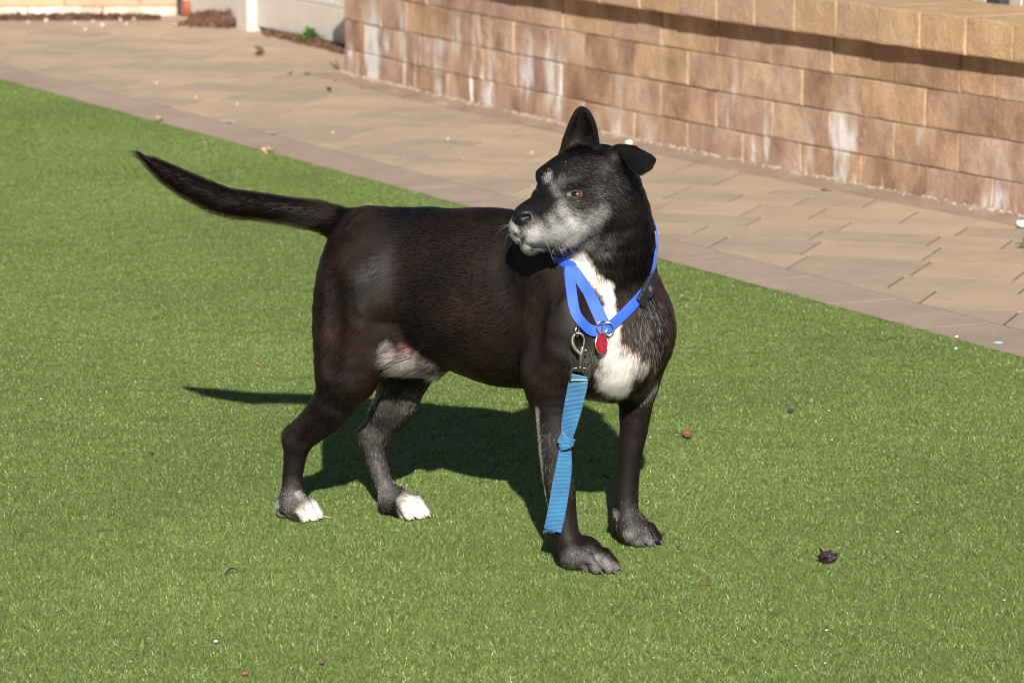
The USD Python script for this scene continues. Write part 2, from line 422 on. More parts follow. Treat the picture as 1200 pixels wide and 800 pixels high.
# ------------------------------------------------------------------ the low block wall
VS = (1.3, 1.3, 0.9)
BLOCKS = []
for V in range(4):
    BLOCKS.append([stone(f"block_tan_{V}", [(0.32, (0.271, 0.164, 0.108)), (0.5, (0.43, 0.275, 0.18)), (0.66, (0.560, 0.382, 0.257))], streak=2.8, scale=5, stretch=VS, shift=V * 3.7, wpos=0.55),
          stone(f"block_pink_{V}", [(0.32, (0.262, 0.152, 0.112)), (0.5, (0.41, 0.26, 0.19)), (0.66, (0.526, 0.359, 0.268))], streak=3.6, scale=5, stretch=VS, shift=V * 3.7, wpos=0.57),
          stone(f"block_brown_{V}", [(0.32, (0.213, 0.116, 0.072)), (0.5, (0.37, 0.225, 0.14)), (0.66, (0.515, 0.336, 0.217))], streak=2.8, scale=6, stretch=VS, shift=V * 3.7, wpos=0.59),
          stone(f"block_ochre_{V}", [(0.32, (0.287, 0.168, 0.096)), (0.5, (0.45, 0.285, 0.165)), (0.66, (0.582, 0.393, 0.239))], streak=1.3, scale=5, stretch=VS, shift=V * 3.7, wpos=0.6)])
CAPS = [stone("cap_ochre", [(0.3, (0.40, 0.245, 0.135)), (0.5, (0.48, 0.31, 0.17)), (0.7, (0.56, 0.375, 0.215))], scale=6, stretch=VS),
        stone("cap_tan", [(0.3, (0.37, 0.23, 0.145)), (0.5, (0.45, 0.295, 0.185)), (0.7, (0.51, 0.345, 0.225))], scale=6, stretch=VS)]
M_CORE = plain("wall_core", (0.07, 0.048, 0.033), 0.95, vary=0.3, bump=0.4, bscale=120)


def block(pt, s0, s1, z0, z1, back, proud, g, ch=0.003, relief=0.0022):
    """A split-faced block between s0 and s1; pt(s, off, z) gives points; its face is a small uneven grid with worn edges."""
    u, w = np.array([0, 0.33, 0.67, 1.0]), np.array([0, 0.5, 1.0]); face, rim = [], []
    ring = [(0, 0), (1, 0), (2, 0), (3, 0), (3, 1), (3, 2), (2, 2), (1, 2), (0, 2), (0, 1)]
    grid = {}
    for a in range(4):
        for b in range(3):
            e = a in (0, 3); t = b in (0, 2); grid[a, b] = len(face)
            ds = (ch * g.uniform(0.3, 1.0) * (1 if a == 0 else -1)) if e else g.uniform(-0.015, 0.015)
            dz = (ch * g.uniform(0.5, 1.6) * (1 if b == 0 else -1)) if t else g.uniform(-0.01, 0.01)
            k = 2.4 if (e and t) else 1.0
            face.append(pt(s0 + (s1 - s0) * u[a] + ds * (k if e else 1), -proud + g.uniform(-relief, relief * 0.6) + (0.001 if e or t else 0), z0 + (z1 - z0) * w[b] + dz * (k if t else 1)))
    outer = [pt(s0 + (s1 - s0) * u[a], -proud + ch, z0 + (z1 - z0) * w[b]) for a, b in ring]
    bk = [pt(s0 + (s1 - s0) * u[a], back, z0 + (z1 - z0) * w[b]) for a, b in ring]
    v = np.array(face + outer + bk); f = []
    for a in range(3):
        for b in range(2):
            p, q, r, t = grid[a, b], grid[a + 1, b], grid[a + 1, b + 1], grid[a, b + 1]
            f += [(p, q, r), (p, r, t)] if (a + b) % 2 else [(p, q, t), (q, r, t)]
    for k in range(10):
        k2 = (k + 1) % 10; i0, i1 = grid[ring[k]], grid[ring[k2]]
        f += [(i0, 12 + k, 12 + k2), (i0, 12 + k2, i1), (12 + k, 22 + k, 22 + k2), (12 + k, 22 + k2, 12 + k2)]
    f += [(22, 22 + k + 1, 22 + k) for k in range(1, 9)]
    tm = trimesh.Trimesh(v, f, process=False)
    tm.fix_normals()
    return tm


wall = thing("block_wall", "low curved wall of tan and pink concrete blocks with overhanging cap beside the path", "wall", (0, 0, 0))
ZC = [-0.03, 0.088, 0.204, 0.320, 0.440]
JPX = [
    [420, 474, 525, 552, 578, 630, 684.5, 744, 806, 871, 938, 1009, 1084, 1163],
    [428, 460, 492, 525, 566, 604, 658, 716, 775.5, 839.5, 906, 972.5, 1048, 1123, 1205],
    [446.5, 476, 525, 562, 602, 642, 686, 746, 806, 872, 940, 1009, 1084.5, 1167],
    [425, 462, 500, 551.5, 604, 660, 716, 775.5, 841, 904, 976, 1048, 1125, 1167, 1240],
    [440, 475, 512, 552, 592, 634, 678, 722, 768, 815, 859, 903, 950, 999, 1048, 1098.5, 1151, 1206]]
rng = np.random.default_rng(21)
SEND = 6.3
for c in range(4):
    js = [0.0] + [wall_s(x, (ZC[c] + ZC[c + 1]) / 2) for x in JPX[c]]
    while js[-1] < SEND:
        js.append(js[-1] + rng.choice([0.36, 0.28, 0.36]))
    pr = {0: [0.25, 0.6, 0.15, 0.0], 1: [0.35, 0.35, 0.3, 0.0], 2: [0.5, 0.2, 0.2, 0.1], 3: [0.5, 0.12, 0.18, 0.2]}[c]
    for s0, s1 in zip(js[:-1], js[1:]):
        obj("block", block(wall_pt, s0 + 0.0022, s1 - 0.0022, ZC[c] + rng.uniform(0.0006, 0.0018), ZC[c + 1] - rng.uniform(0.0006, 0.0022), 0.16, rng.uniform(-0.002, 0.004), rng), BLOCKS[int(rng.integers(4))][rng.choice(4, p=pr)], wall)
js = [-0.03] + [wall_s(x, 0.5) for x in JPX[4]]
while js[-1] < SEND:
    js.append(js[-1] + 0.3)
for s0, s1 in zip(js[:-1], js[1:]):
    obj("cap_stone", block(wall_pt, s0 + 0.0012, s1 - 0.0012, 0.442, 0.552 + rng.uniform(-0.001, 0.001), 0.30, 0.062 + rng.uniform(-0.003, 0.003), rng, ch=0.004, relief=0.0016), CAPS[rng.choice(2, p=[0.55, 0.45])], wall)
ss = np.linspace(0.02, SEND, 50)
cv = np.array([[wall_pt(s, o, z) for o, z in ((0.008, -0.05), (0.008, 0.438), (0.27, 0.438), (0.27, -0.05))] for s in ss]).reshape(-1, 3)
cf = [(i * 4 + k, i * 4 + (k + 1) % 4, i * 4 + 4 + (k + 1) % 4, i * 4 + 4 + k) for i in range(len(ss) - 1) for k in range(4)]
core = trimesh.Trimesh(*[np.array(cv), np.array([t for q in cf for t in ((q[0], q[1], q[2]), (q[0], q[2], q[3]))] + [(0, 2, 1), (0, 3, 2), (196, 197, 198), (196, 198, 199)])], process=False)
core.fix_normals()
obj("core", core, M_CORE, wall)
# blocks of the returning end face, seen edge on
for c in range(4):
    obj("block", block(lambda s, o, z: wall_pt(0.0 + o, s, z), 0.165, 0.29, ZC[c] + 0.0015, ZC[c + 1] - 0.0015, 0.015, 0.0, rng), BLOCKS[0][rng.choice(4)], wall)

# ------------------------------------------------------------------ far corner: block wall, vinyl fence, mulch
BK0 = ground(0, 19.5); BK1 = ground(208, 18.2)
bdir = unit(BK1 - BK0); bn = np.array([-bdir[1], bdir[0], 0])
blen = np.linalg.norm(BK1 - BK0)


def back_pt(s, off, z):
    p = BK0 + bdir * s + bn * off
    return np.array([p[0], p[1], z])


bw = thing("far_block_wall", "pinkish tan block wall with white stained foot at the far left corner", "wall", (0, 0, 0))
FARB = [stone("far_block_pink", [(0.3, (0.38, 0.23, 0.16)), (0.5, (0.48, 0.31, 0.21)), (0.7, (0.55, 0.37, 0.26))], scale=4), stone("far_block_tan", [(0.3, (0.40, 0.25, 0.15)), (0.5, (0.52, 0.34, 0.20)), (0.7, (0.58, 0.39, 0.25))], scale=4)]
FARW = stone("far_block_chalky", [(0.36, (0.42, 0.29, 0.21)), (0.50, (0.52, 0.40, 0.30)), (0.60, (0.76, 0.72, 0.64))], scale=4)
for c, (z0, z1) in enumerate(((-0.03, 0.042), (0.042, 0.157), (0.157, 0.272), (0.272, 0.387))):
    sj = blen - (0.0 if c % 2 == 0 else 0.17)
    s1 = blen
    k = 0
    while s1 > -0.6:
        s0 = s1 - (0.34 if k or c % 2 == 0 else 0.17)
        obj("block", block(back_pt, s0 + 0.002, s1 - 0.002, z0 + 0.0015, z1 - 0.0015, 0.2, rng.uniform(-0.002, 0.003), rng), FARW if c == 0 else FARB[int(rng.integers(2))], bw)
        s1 = s0; k += 1
bc = trimesh.creation.box((blen + 0.7, 0.18, 0.44)); ang = math.atan2(bdir[1], bdir[0])
bc.apply_transform(trimesh.transformations.rotation_matrix(ang, [0, 0, 1])); bc.apply_translation(back_pt((blen - 0.72) / 2, 0.105, 0.165))
obj("core", bc, M_CORE, bw)

M_VINYL = plain("white_vinyl", (0.50, 0.45, 0.39), 0.5, vary=0.06, bump=0.03, bscale=12)
M_DARK = plain("dark_gap", (0.02, 0.02, 0.022), 0.7)


def fpt(s, off, z):
    p = FENCE_A + fdir * s + fn * off
    return np.array([p[0], p[1], z])


def fbox(s0, s1, o0, o1, z0, z1, ch=0.0):
    """A box in the fence's own directions, edges chamfered."""
    c = trimesh.creation.box((s1 - s0, o1 - o0, z1 - z0))
    if ch:
        pts = np.array([[sx * ((s1 - s0) / 2 - (ch if i != 0 else 0)), sy * ((o1 - o0) / 2 - (ch if i != 1 else 0)), sz * ((z1 - z0) / 2 - (ch if i != 2 else 0))] for sx in (-1, 1) for sy in (-1, 1) for sz in (-1, 1) for i in range(3)])
        c = trimesh.convex.convex_hull(pts)
    c.apply_transform(trimesh.transformations.rotation_matrix(math.atan2(fdir[1], fdir[0]), [0, 0, 1]))
    c.apply_translation(fpt((s0 + s1) / 2, (o0 + o1) / 2, (z0 + z1) / 2))
    return c


def fence_s(px):
    ss = np.linspace(-2, 14, 1600); q = np.array([fpt(s, 0, 0) for s in ss]) - EYE
    return float(np.interp(px, 600 + FPX * q[:, 0] / (q @ FW), ss))


fence = thing("vinyl_fence", "white vinyl panel fence with square posts behind the block walls", "fence", (0, 0, 0))
sp = fence_s(297)                                                 # the post between the two panels
FH = 1.75
posts = [sp, sp + 2.44, sp + 4.88, sp + 7.32]
for q in posts:
    obj("post", fbox(q - 0.065, q + 0.065, -0.055, 0.075, -0.05, FH + 0.08, 0.006), M_VINYL, fence)
    obj("post_cap", fbox(q - 0.075, q + 0.075, -0.065, 0.085, FH + 0.08, FH + 0.12, 0.012), M_VINYL, fence)
spans = [(sp - 1.1, sp - 0.065)] + [(a + 0.065, b - 0.065) for a, b in zip(posts[:-1], posts[1:])]
for i, (s0, s1) in enumerate(spans):
    obj("bottom_rail", fbox(s0, s1, -0.012, 0.05, 0.02, 0.165, 0.004), M_VINYL, fence)
    obj("rail_lip", fbox(s0, s1, -0.004, 0.046, 0.167, 0.185, 0.003), M_VINYL, fence)
    obj("top_rail", fbox(s0, s1, -0.012, 0.05, FH - 0.14, FH, 0.004), M_VINYL, fence)
    n = max(1, round((s1 - s0) / 0.19)); w = (s1 - s0) / n
    for k in range(n):
        obj("board", fbox(s0 + k * w + 0.0025, s0 + (k + 1) * w - 0.0025, 0.006, 0.034, 0.18, FH - 0.13, 0.005), M_VINYL, fence)
    obj("backing", fbox(s0, s1, 0.036, 0.041, 0.19, FH - 0.14), M_VINYL, fence)
# dark uprights of the fence seen above the wall at the far right
for px in (1128.5, 1171.5):
    q = fence_s(px) + 0.0
    obj("dark_upright", fbox(q - 0.028, q + 0.028, -0.03, 0.004, 0.0, FH, 0.004), plain("dark_metal", (0.03, 0.035, 0.045), 0.5) if px < 1150 else UsdShade.Material.Get(stage, "/World/Looks/dark_metal"), fence)

M_MULCH = [plain("bark_dark", (0.085, 0.042, 0.026), 0.9, vary=0.5, bscale=30), plain("bark_red", (0.115, 0.052, 0.033), 0.9, vary=0.4, bscale=30)]


def litter(name, p0, p1, width, n, seed, label, mat, size=0.02, height=0.035):
    """A drift of bark and dead leaves between two ground points."""
    g = np.random.default_rng(seed); ms = []
    d = p1 - p0; nn = unit(np.array([-d[1], d[0], 0]))
    for k in range(n):
        t = g.uniform(0, 1); w = g.normal(0, 0.35) * width
        m = trimesh.creation.box((g.uniform(0.5, 1.6) * size, g.uniform(0.3, 1) * size, g.uniform(0.1, 0.25) * size))
        m.vertices += g.normal(0, 0.08 * size, m.vertices.shape)
        m.apply_transform(trimesh.transformations.random_rotation_matrix(g.random(3)))
        e = min(1, 4 * t * (1 - t) + 0.3)
        m.apply_translation(p0 + d * t + nn * w + np.array([0, 0, 0.004 + g.uniform(0, 1) * height * e * max(0, 1 - abs(w) / width)]))
        ms.append(m)
    return obj(name, trimesh.util.concatenate(ms), mat, kind="stuff", label=label, category="leaf litter")


litter("leaf_litter", ground(-20, 23.5), ground(186, 23), 0.075, 900, 1, "drift of dark bark and dead leaves along the far block wall", M_MULCH[0], 0.024, 0.016)
litter("leaf_litter", ground(226, 28), ground(284, 31), 0.14, 700, 2, "heap of reddish dead leaves beside the white fence post", M_MULCH[1], 0.028, 0.055)
litter("leaf_litter", ground(312, 40), ground(408, 64), 0.035, 380, 3, "thin line of dead leaves along the foot of the fence panel", M_MULCH[1], 0.02, 0.02)

M_WEED = L("weed_leaf", {"p": ("principled_bsdf", {"base_color": (0.12, 0.24, 0.035), "roughness": 0.5}), "t": ("translucent_bsdf", {"color": (0.2, 0.36, 0.05)}), "m": ("mix_closure", {"fac": 0.35})}, [("p.BSDF", "m.closure1"), ("t.BSDF", "m.closure2")], "m.closure")
M_STEM = plain("weed_stem", (0.12, 0.16, 0.05), 0.7)


def leaf_mesh(length, width, bend=0.3, n=5):
    """A pointed leaf along +x with a keel, two-sided sheet with thickness."""
    u = np.linspace(0, 1, n); w = np.sin(np.pi * np.clip(u * 0.94 + 0.03, 0, 1)) ** 0.8 * width / 2
    z = -bend * length * u**2
    v = np.concatenate([np.c_[u * length, -w, z + w * 0.4], np.c_[u * length, 0 * w, z], np.c_[u * length, w, z + w * 0.4]])
    f = []
    for k in range(n - 1):
        for r in (0, 1):
            a, b = r * n + k, (r + 1) * n + k
            f += [(a, a + 1, b + 1), (a, b + 1, b)]
    f = np.array(f); m = len(v)
    return trimesh.Trimesh(np.vstack([v, v - [0, 0, 0.0006]]), np.vstack([f, f[:, ::-1] + m]), process=False)


def weed(base, h, nl, seed, label, spread=0.05):
    g = np.random.default_rng(seed)
    w = thing("weed", label, "weed", base)
    for k in range(max(2, nl // 4)):
        a = g.uniform(0, 2 * np.pi); tip = np.array([math.cos(a) * spread * g.uniform(0.2, 0.8), math.sin(a) * spread * g.uniform(0.2, 0.8), h * g.uniform(0.5, 1)])
        obj("stem", tube(spline([(0, 0, 0), tip * [0.4, 0.4, 0.6], tip], 6), np.linspace(0.0016, 0.0008, 6), 5), M_STEM, w)
    for k in range(nl):
        m = leaf_mesh(g.uniform(0.6, 1.2) * h * 0.8, h * g.uniform(0.3, 0.5)); a = g.uniform(0, 360)
        m.vertices = m.vertices @ (rot([0, 0, 1], a) @ rot([0, 1, 0], -g.uniform(-10, 60))).T + np.r_[g.uniform(-1, 1, 2) * spread * 0.6, h * g.uniform(0.15, 0.7)]
        obj("leaf", m, M_WEED, w)


weed(ground(361, 51.5), 0.065, 22, 1, "small green weed at the foot of the white fence, largest of three")
weed(ground(373, 54), 0.05, 14, 2, "small green weed at the fence foot nearest to the wall's end", 0.03)
weed(ground(247, 21), 0.04, 9, 3, "small green weed behind the leaf heap by the far fence panel", 0.03)
weed(ground(1200, 292), 0.03, 9, 4, "tiny green weed growing from a paver joint at the right edge", 0.02)

# the odd lump between far wall and fence: red brick under a white-painted stone
rb = thing("broken_brick", "red broken brick with white painted stone on top in the far corner gap", "brick", ground(220, 19.5))
b1 = blob(3, (0.032, 0.04, 0.045), 2, 0.3); b1.apply_translation((0, 0, 0.036)); obj("brick", b1, plain("red_brick", (0.28, 0.085, 0.05), 0.9, vary=0.3), rb, smooth=30)
b2 = blob(4, (0.03, 0.04, 0.03), 2, 0.4); b2.apply_translation((-0.004, 0.01, 0.098)); obj("painted_top", b2, plain("white_paint", (0.75, 0.74, 0.70), 0.7, vary=0.1), rb, smooth=30)
dp = trimesh.creation.cylinder(0.011, 0.6, sections=10); dp.apply_translation(ground(210, 18.2) + np.array([0.002, 0.02, 0.3])); obj("drain_pipe", dp, M_DARK, smooth=30, label="thin black upright pipe at the end of the far wall", category="pipe")

# ------------------------------------------------------------------ the dog
DOG = np.array([-0.057, 6.577, 0.0]); HEAD_DEG = -34.4
ch_, sh_ = math.cos(math.radians(HEAD_DEG)), math.sin(math.radians(HEAD_DEG))
RZ = np.array([[ch_, -sh_, 0], [sh_, ch_, 0], [0, 0, 1.0]])      # dog frame -> world (x forward, y to its left)


def to_dog(w):
    return (np.asarray(w) - DOG) @ RZ


def to_world(d):
    return np.asarray(d) @ RZ.T + DOG


EYE_D = to_dog(EYE)


def P(px, py, lat=0.0):
    """Dog-frame point seen at (px, py) in the upright plane lat metres to the dog's right of its mid line."""
    d = ray(px, py) @ RZ
    t = (-lat - EYE_D[1]) / d[1]
    return EYE_D + d * t


SHRINK = 0.26
prims = []      # each: kind, data, k, flow, fur length, name


def rc(a, b, ra, rb, k=0.03, flow=None, fur=0.012, name="body"):
    prims.append(("rc", (np.asarray(a, float), np.asarray(b, float), ra - fur * SHRINK, rb - fur * SHRINK), k, None if flow is None else unit(flow), fur, name))


def chain(pts, k=0.03, flow=None, fur=0.012, name="body"):
    """pts: (px, py, lat, radius)."""
    chain3([P(*p[:3]) for p in pts], [p[3] for p in pts], k, flow, fur, name)


def chain3(q, r, k=0.03, flow=None, fur=0.012, name="body"):
    """One limb: a smooth line through q with radii r (less the coat's thickness)."""
    q = spline(np.c_[np.array(q), np.array(r) - fur * SHRINK], 1 + 3 * (len(q) - 1)) if len(q) > 2 else np.c_[np.array(q), np.array(r) - fur * SHRINK]
    prims.append(("ch", (q[:, :3], np.maximum(q[:, 3], 0.002)), k, None if flow is None else unit(flow), fur, name))


def sheet(tris, th, k=0.006, flow=None, fur=0.005, name="ear"):
    prims.append(("tm", (np.array(tris, float), th), k, None if flow is None else unit(flow), fur, name))


def el(c, r, R=np.eye(3), k=0.03, flow=None, fur=0.012, name="body"):
    prims.append(("el", (np.asarray(c, float), np.asarray(r, float) - fur * SHRINK, np.asarray(R, float)), k, None if flow is None else unit(flow), fur, name))


def tri(a, b, c, th, k=0.006, flow=None, fur=0.005, name="ear"):
    prims.append(("tri", (np.asarray(a, float), np.asarray(b, float), np.asarray(c, float), th), k, None if flow is None else unit(flow), fur, name))


THIGH = np.array([-0.75, 0, -0.7])
BACK, DOWN = np.array([-1, 0, -0.25]), np.array([-0.1, 0, -1.0])
# trunk: an upper and a lower row of masses
chain([(448, 306, 0, 0.088), (500, 303, 0, 0.094), (580, 316, 0, 0.094), (645, 326, 0, 0.098)], 0.05, BACK, 0.012)
chain([(482, 352, 0, 0.088), (545, 361, 0, 0.110), (600, 372, 0, 0.121), (655, 376, 0, 0.125)], 0.05, BACK + [0, 0, -0.3], 0.013)
el(P(585, 345, 0), (0.16, 0.122, 0.145), k=0.05, flow=BACK)
# chest and breast
el(P(702, 385, 0), (0.12, 0.125, 0.125), k=0.05, flow=[-0.3, 0, -1], fur=0.016)
el(P(725, 402, -0.005), (0.068, 0.08, 0.095), k=0.04, flow=[0.1, 0, -1], fur=0.016)
# shoulders
chain([(655, 305, 0.06, 0.07), (672, 385, 0.105, 0.062), (648, 440, 0.108, 0.05)], 0.04, DOWN, 0.012)
chain([(725, 325, -0.05, 0.065), (756, 385, -0.10, 0.057), (742, 440, -0.105, 0.048)], 0.03, DOWN, 0.012)
# neck
chain([(668, 330, 0, 0.098), (708, 305, 0.01, 0.088), (717, 268, 0.035, 0.075), (712, 225, 0.05, 0.062)], 0.035, [0.1, 0, -1], 0.016, "neck")
# croup, thighs
chain([(435, 300, 0.03, 0.085), (418, 330, 0.065, 0.075), (405, 385, 0.085, 0.063), (404, 430, 0.088, 0.052)], 0.04, THIGH, 0.013, "thigh")
chain([(440, 330, 0.075, 0.07), (428, 395, 0.088, 0.05), (413, 445, 0.088, 0.042)], 0.04, THIGH, 0.013, "thigh")
chain([(404, 436, 0.088, 0.05), (393, 470, 0.084, 0.041), (368, 500, 0.078, 0.031), (350, 515, 0.075, 0.026)], 0.02, DOWN, 0.010, "leg")
chain([(385, 462, 0.083, 0.02), (352, 498, 0.076, 0.013), (341, 507, 0.074, 0.012)], 0.02, DOWN, 0.012, "leg")
chain([(348, 516, 0.075, 0.0255), (345, 540, 0.073, 0.0215), (342, 565, 0.073, 0.0195), (342, 588, 0.073, 0.021)], 0.015, DOWN, 0.007, "leg")
chain([(470, 330, -0.03, 0.08), (475, 385, -0.07, 0.066), (476, 430, -0.075, 0.052)], 0.04, THIGH, 0.013, "thigh")
chain([(474, 434, -0.075, 0.05), (464, 470, -0.073, 0.042), (447, 498, -0.073, 0.032), (436, 510, -0.073, 0.0255)], 0.02, DOWN, 0.010, "leg")
chain([(447, 480, -0.073, 0.018), (431, 502, -0.073, 0.0125), (425, 506, -0.073, 0.0115)], 0.02, DOWN, 0.010, "leg")
chain([(435, 512, -0.073, 0.0245), (441, 540, -0.073, 0.0195), (450, 566, -0.073, 0.0185), (460, 586, -0.073, 0.020)], 0.015, DOWN, 0.007, "leg")
# flank fold from the knee to the belly
tri(P(440, 385, 0.08), P(446, 425, 0.082), P(505, 425, 0.05), 0.012, 0.03, BACK, 0.016, "flank")
tri(P(446, 420, 0.078), P(452, 404, 0.07), P(512, 433, 0.03), 0.010, 0.03, BACK, 0.02, "flank")
# forelegs
chain([(645, 430, 0.106, 0.052), (649, 465, 0.106, 0.0415), (651, 495, 0.107, 0.0345), (653, 537, 0.107, 0.0312), (657, 578, 0.107, 0.0275), (660, 605, 0.107, 0.0252), (665, 632, 0.108, 0.0245), (672, 648, 0.108, 0.026)], 0.018, DOWN, 0.009, "leg")
chain([(640, 452, 0.1, 0.03), (632, 462, 0.1, 0.016)], 0.03, DOWN, 0.01, "leg")
chain([(738, 430, -0.105, 0.05), (744, 465, -0.106, 0.035), (742, 500, -0.107, 0.028), (737, 545, -0.107, 0.0222), (734, 580, -0.107, 0.0232), (735, 603, -0.107, 0.0238), (741, 620, -0.107, 0.0245)], 0.018, DOWN, 0.009, "leg")
rc(P(722, 596, -0.1), P(718, 604, -0.098), 0.010, 0.007, 0.008, DOWN, 0.008, "leg")          # carpal pad
rc(P(646, 618, 0.1), P(642, 624, 0.1), 0.010, 0.007, 0.010, DOWN, 0.008, "leg")


def paw(c, head, length=1.0, width=1.0, toes_up=0.0, name="paw"):
    """A paw: pad mass and four toes with knuckles; c = its middle on the ground (dog frame), head = heading in degrees."""
    a = math.radians(head); h = np.array([math.cos(a), math.sin(a), 0]); s = np.array([-math.sin(a), math.cos(a), 0]); z = np.array([0, 0, 1.0])
    q = lambda f, l, u: np.asarray([c[0], c[1], -0.0070]) + h * f * length + s * l * width + z * u
    rc(q(-0.036, 0, 0.022), q(0.0, 0, 0.024), 0.0225, 0.0255, 0.012, h, 0.007, name)
    rc(q(0.0, -0.012, 0.014), q(0.0, 0.012, 0.014), 0.018, 0.018, 0.01, h, 0.007, name)
    for l, f in ((-0.0265, 0.024), (-0.0098, 0.038), (0.0098, 0.038), (0.0265, 0.024)):
        rc(q(0.0, l * 0.7, 0.028), q(f - 0.012, l * 0.98, 0.027), 0.0122, 0.0112, 0.004, h, 0.007, name)
        rc(q(f - 0.012, l * 0.98, 0.027), q(f + 0.004, l * 1.10, 0.0115), 0.0112, 0.0104, 0.004, h, 0.006, name)
        NAILS.append((q(f + 0.006, l * 1.06, 0.012), q(f + (0.0165 if name == 'white_paw' else 0.0195), l * 1.1, 0.0055), name))


NAILS = []
FEET = {"rr": to_dog(ground(352, 605)), "lr": to_dog(ground(474, 602)), "rf": to_dog(ground(693, 664)), "lf": to_dog(ground(747, 633))}
paw(FEET["rr"], 8, 0.76, 0.86, name="white_paw")
paw(FEET["lr"], 5, 0.9, 0.9, name="white_paw")
paw(FEET["rf"], 0, 1.0, 0.98)
paw(FEET["lf"], -6, 0.86, 0.90)
rc(P(342, 586, 0.073), FEET["rr"] + [-0.02, 0, 0.028], 0.021, 0.022, 0.015, DOWN, 0.007, "leg")
rc(P(460, 585, -0.073), FEET["lr"] + [-0.02, 0, 0.028], 0.020, 0.022, 0.015, DOWN, 0.007, "leg")
rc(P(672, 647, 0.108), FEET["rf"] + [-0.012, 0, 0.03], 0.026, 0.025, 0.015, DOWN, 0.007, "leg")
rc(P(740, 619, -0.107), FEET["lf"] + [-0.012, 0, 0.03], 0.026, 0.025, 0.015, DOWN, 0.007, "leg")
# tail
tl = [(425, 272, 0.0, 0.044), (400, 263, 0.005, 0.036), (372, 252, 0.02, 0.0295), (338, 246, 0.05, 0.0275), (303, 241, 0.09, 0.0270), (268, 236, 0.135, 0.0275), (233, 223, 0.18, 0.027), (198, 204, 0.228, 0.0215), (178, 191, 0.258, 0.0145), (166, 184, 0.276, 0.008)]
chain(tl, 0.03, None, 0.024, "tail")

# head: its own frame (f forward, l left, u up) about the point midway between the eyes
YAW = math.radians(43.0)
fw = np.array([-math.sin(YAW), -math.cos(YAW), 0.0]) @ RZ
hu = unit(np.array([0, 0, 1.0]) + 0.00 * fw); hl = np.cross(hu, fw); hl = unit(hl + np.array([0, 0, -0.035])); hu = np.cross(fw, hl)
HR = np.stack([fw, hl, hu])                                        # rows: head axes in the dog frame
HO = P(656, 222, 0.14)
hp = lambda f, l, u: HO + np.array([f, l, u]) @ HR
hv = lambda f, l, u: np.array([f, l, u]) @ HR
BK_ = hv(-1, 0, 0.1)


def hel(c, r, k=0.02, flow=BK_, fur=0.007, pitch=0.0, roll=0.0, name="head"):
    R = HR.copy()
    if pitch:
        R = rot([0, 1, 0], pitch) @ R
    if roll:
        R = rot([1, 0, 0], roll) @ R
    el(hp(*c), r, R, k, flow, fur, name)


def hrc(a, b, ra, rb, k=0.02, flow=BK_, fur=0.007, name="head"):
    rc(hp(*a), hp(*b), ra, rb, k, flow, fur, name)


hel((-0.062, 0, 0.012), (0.082, 0.060, 0.054), 0.03, name="skull")
hel((-0.012, 0, 0.018), (0.045, 0.044, 0.030), 0.02, pitch=-22, name="skull")
hrc((-0.105, 0, 0.015), (-0.12, 0.0, -0.03), 0.048, 0.056, 0.03, hv(-1, 0, -0.4), 0.012, "skull")
for sg in (-1, 1):
    hel((0.000, sg * 0.030, 0.022), (0.018, 0.015, 0.007), 0.022, name="brow")
    hel((-0.045, sg * 0.044, -0.042), (0.055, 0.028, 0.042), 0.03, flow=hv(-1, 0, -0.3), fur=0.009, name="cheek")
    hel((-0.010, sg * 0.038, -0.022), (0.032, 0.022, 0.020), 0.02, name="cheek")
    hrc((0.002, sg * 0.026, -0.070), (0.072, sg * 0.0165, -0.061), 0.0285, 0.0240, 0.016, hv(-0.9, 0, -0.5), 0.007, "muzzle")
    hrc((-0.004, sg * 0.030, -0.090), (0.03, sg * 0.024, -0.088), 0.014, 0.015, 0.014, hv(-0.7, 0, -0.8), 0.008, "muzzle")
    hrc((0.081, sg * 0.0135, -0.056), (0.079, sg * 0.012, -0.070), 0.0165, 0.015, 0.012, hv(-0.5, 0, -0.8), 0.006, "muzzle")
hrc((0.0, 0, -0.022), (0.073, 0, -0.035), 0.034, 0.0245, 0.02, BK_, 0.006, "bridge")
hrc((-0.06, 0, -0.092), (0.069, 0, -0.090), 0.034, 0.0155, 0.016, hv(-1, 0, -0.2), 0.008, "jaw")
hrc((-0.10, 0.0, -0.09), (-0.06, 0, -0.085), 0.055, 0.04, 0.03, hv(-1, 0, -0.4), 0.012, "throat")
hel((0.087, 0, -0.034), (0.0165, 0.0195, 0.0155), 0.006, fur=0.0, name="nose")


def ear_pts(rows):
    """rows of head-frame points -> a thin curved sheet of triangles (rows rounded to curves first)."""
    rows = [spline(np.array(r), 5) for r in rows]; cols = [spline(np.array([r[k] for r in rows]), 2 * len(rows) - 1) for k in range(5)]
    rows = [[c[i] for c in cols] for i in range(2 * len(rows) - 1)]
    for r0, r1 in zip(rows[:-1], rows[1:]):
        for k in range(len(r0) - 1):
            a, b, c, d = hp(*r0[k]), hp(*r0[k + 1]), hp(*r1[k + 1]), hp(*r1[k])
            yield a, b, c
            yield a, c, d


def HP(px, py, f):
    """Head-frame coordinates of the point seen at (px, py) on the plane f metres in front of the eyes."""
    d = (ray(px, py) @ RZ) @ HR.T; e = (EYE_D - HO) @ HR.T
    t = (f - e[0]) / d[0]
    return e + d * t


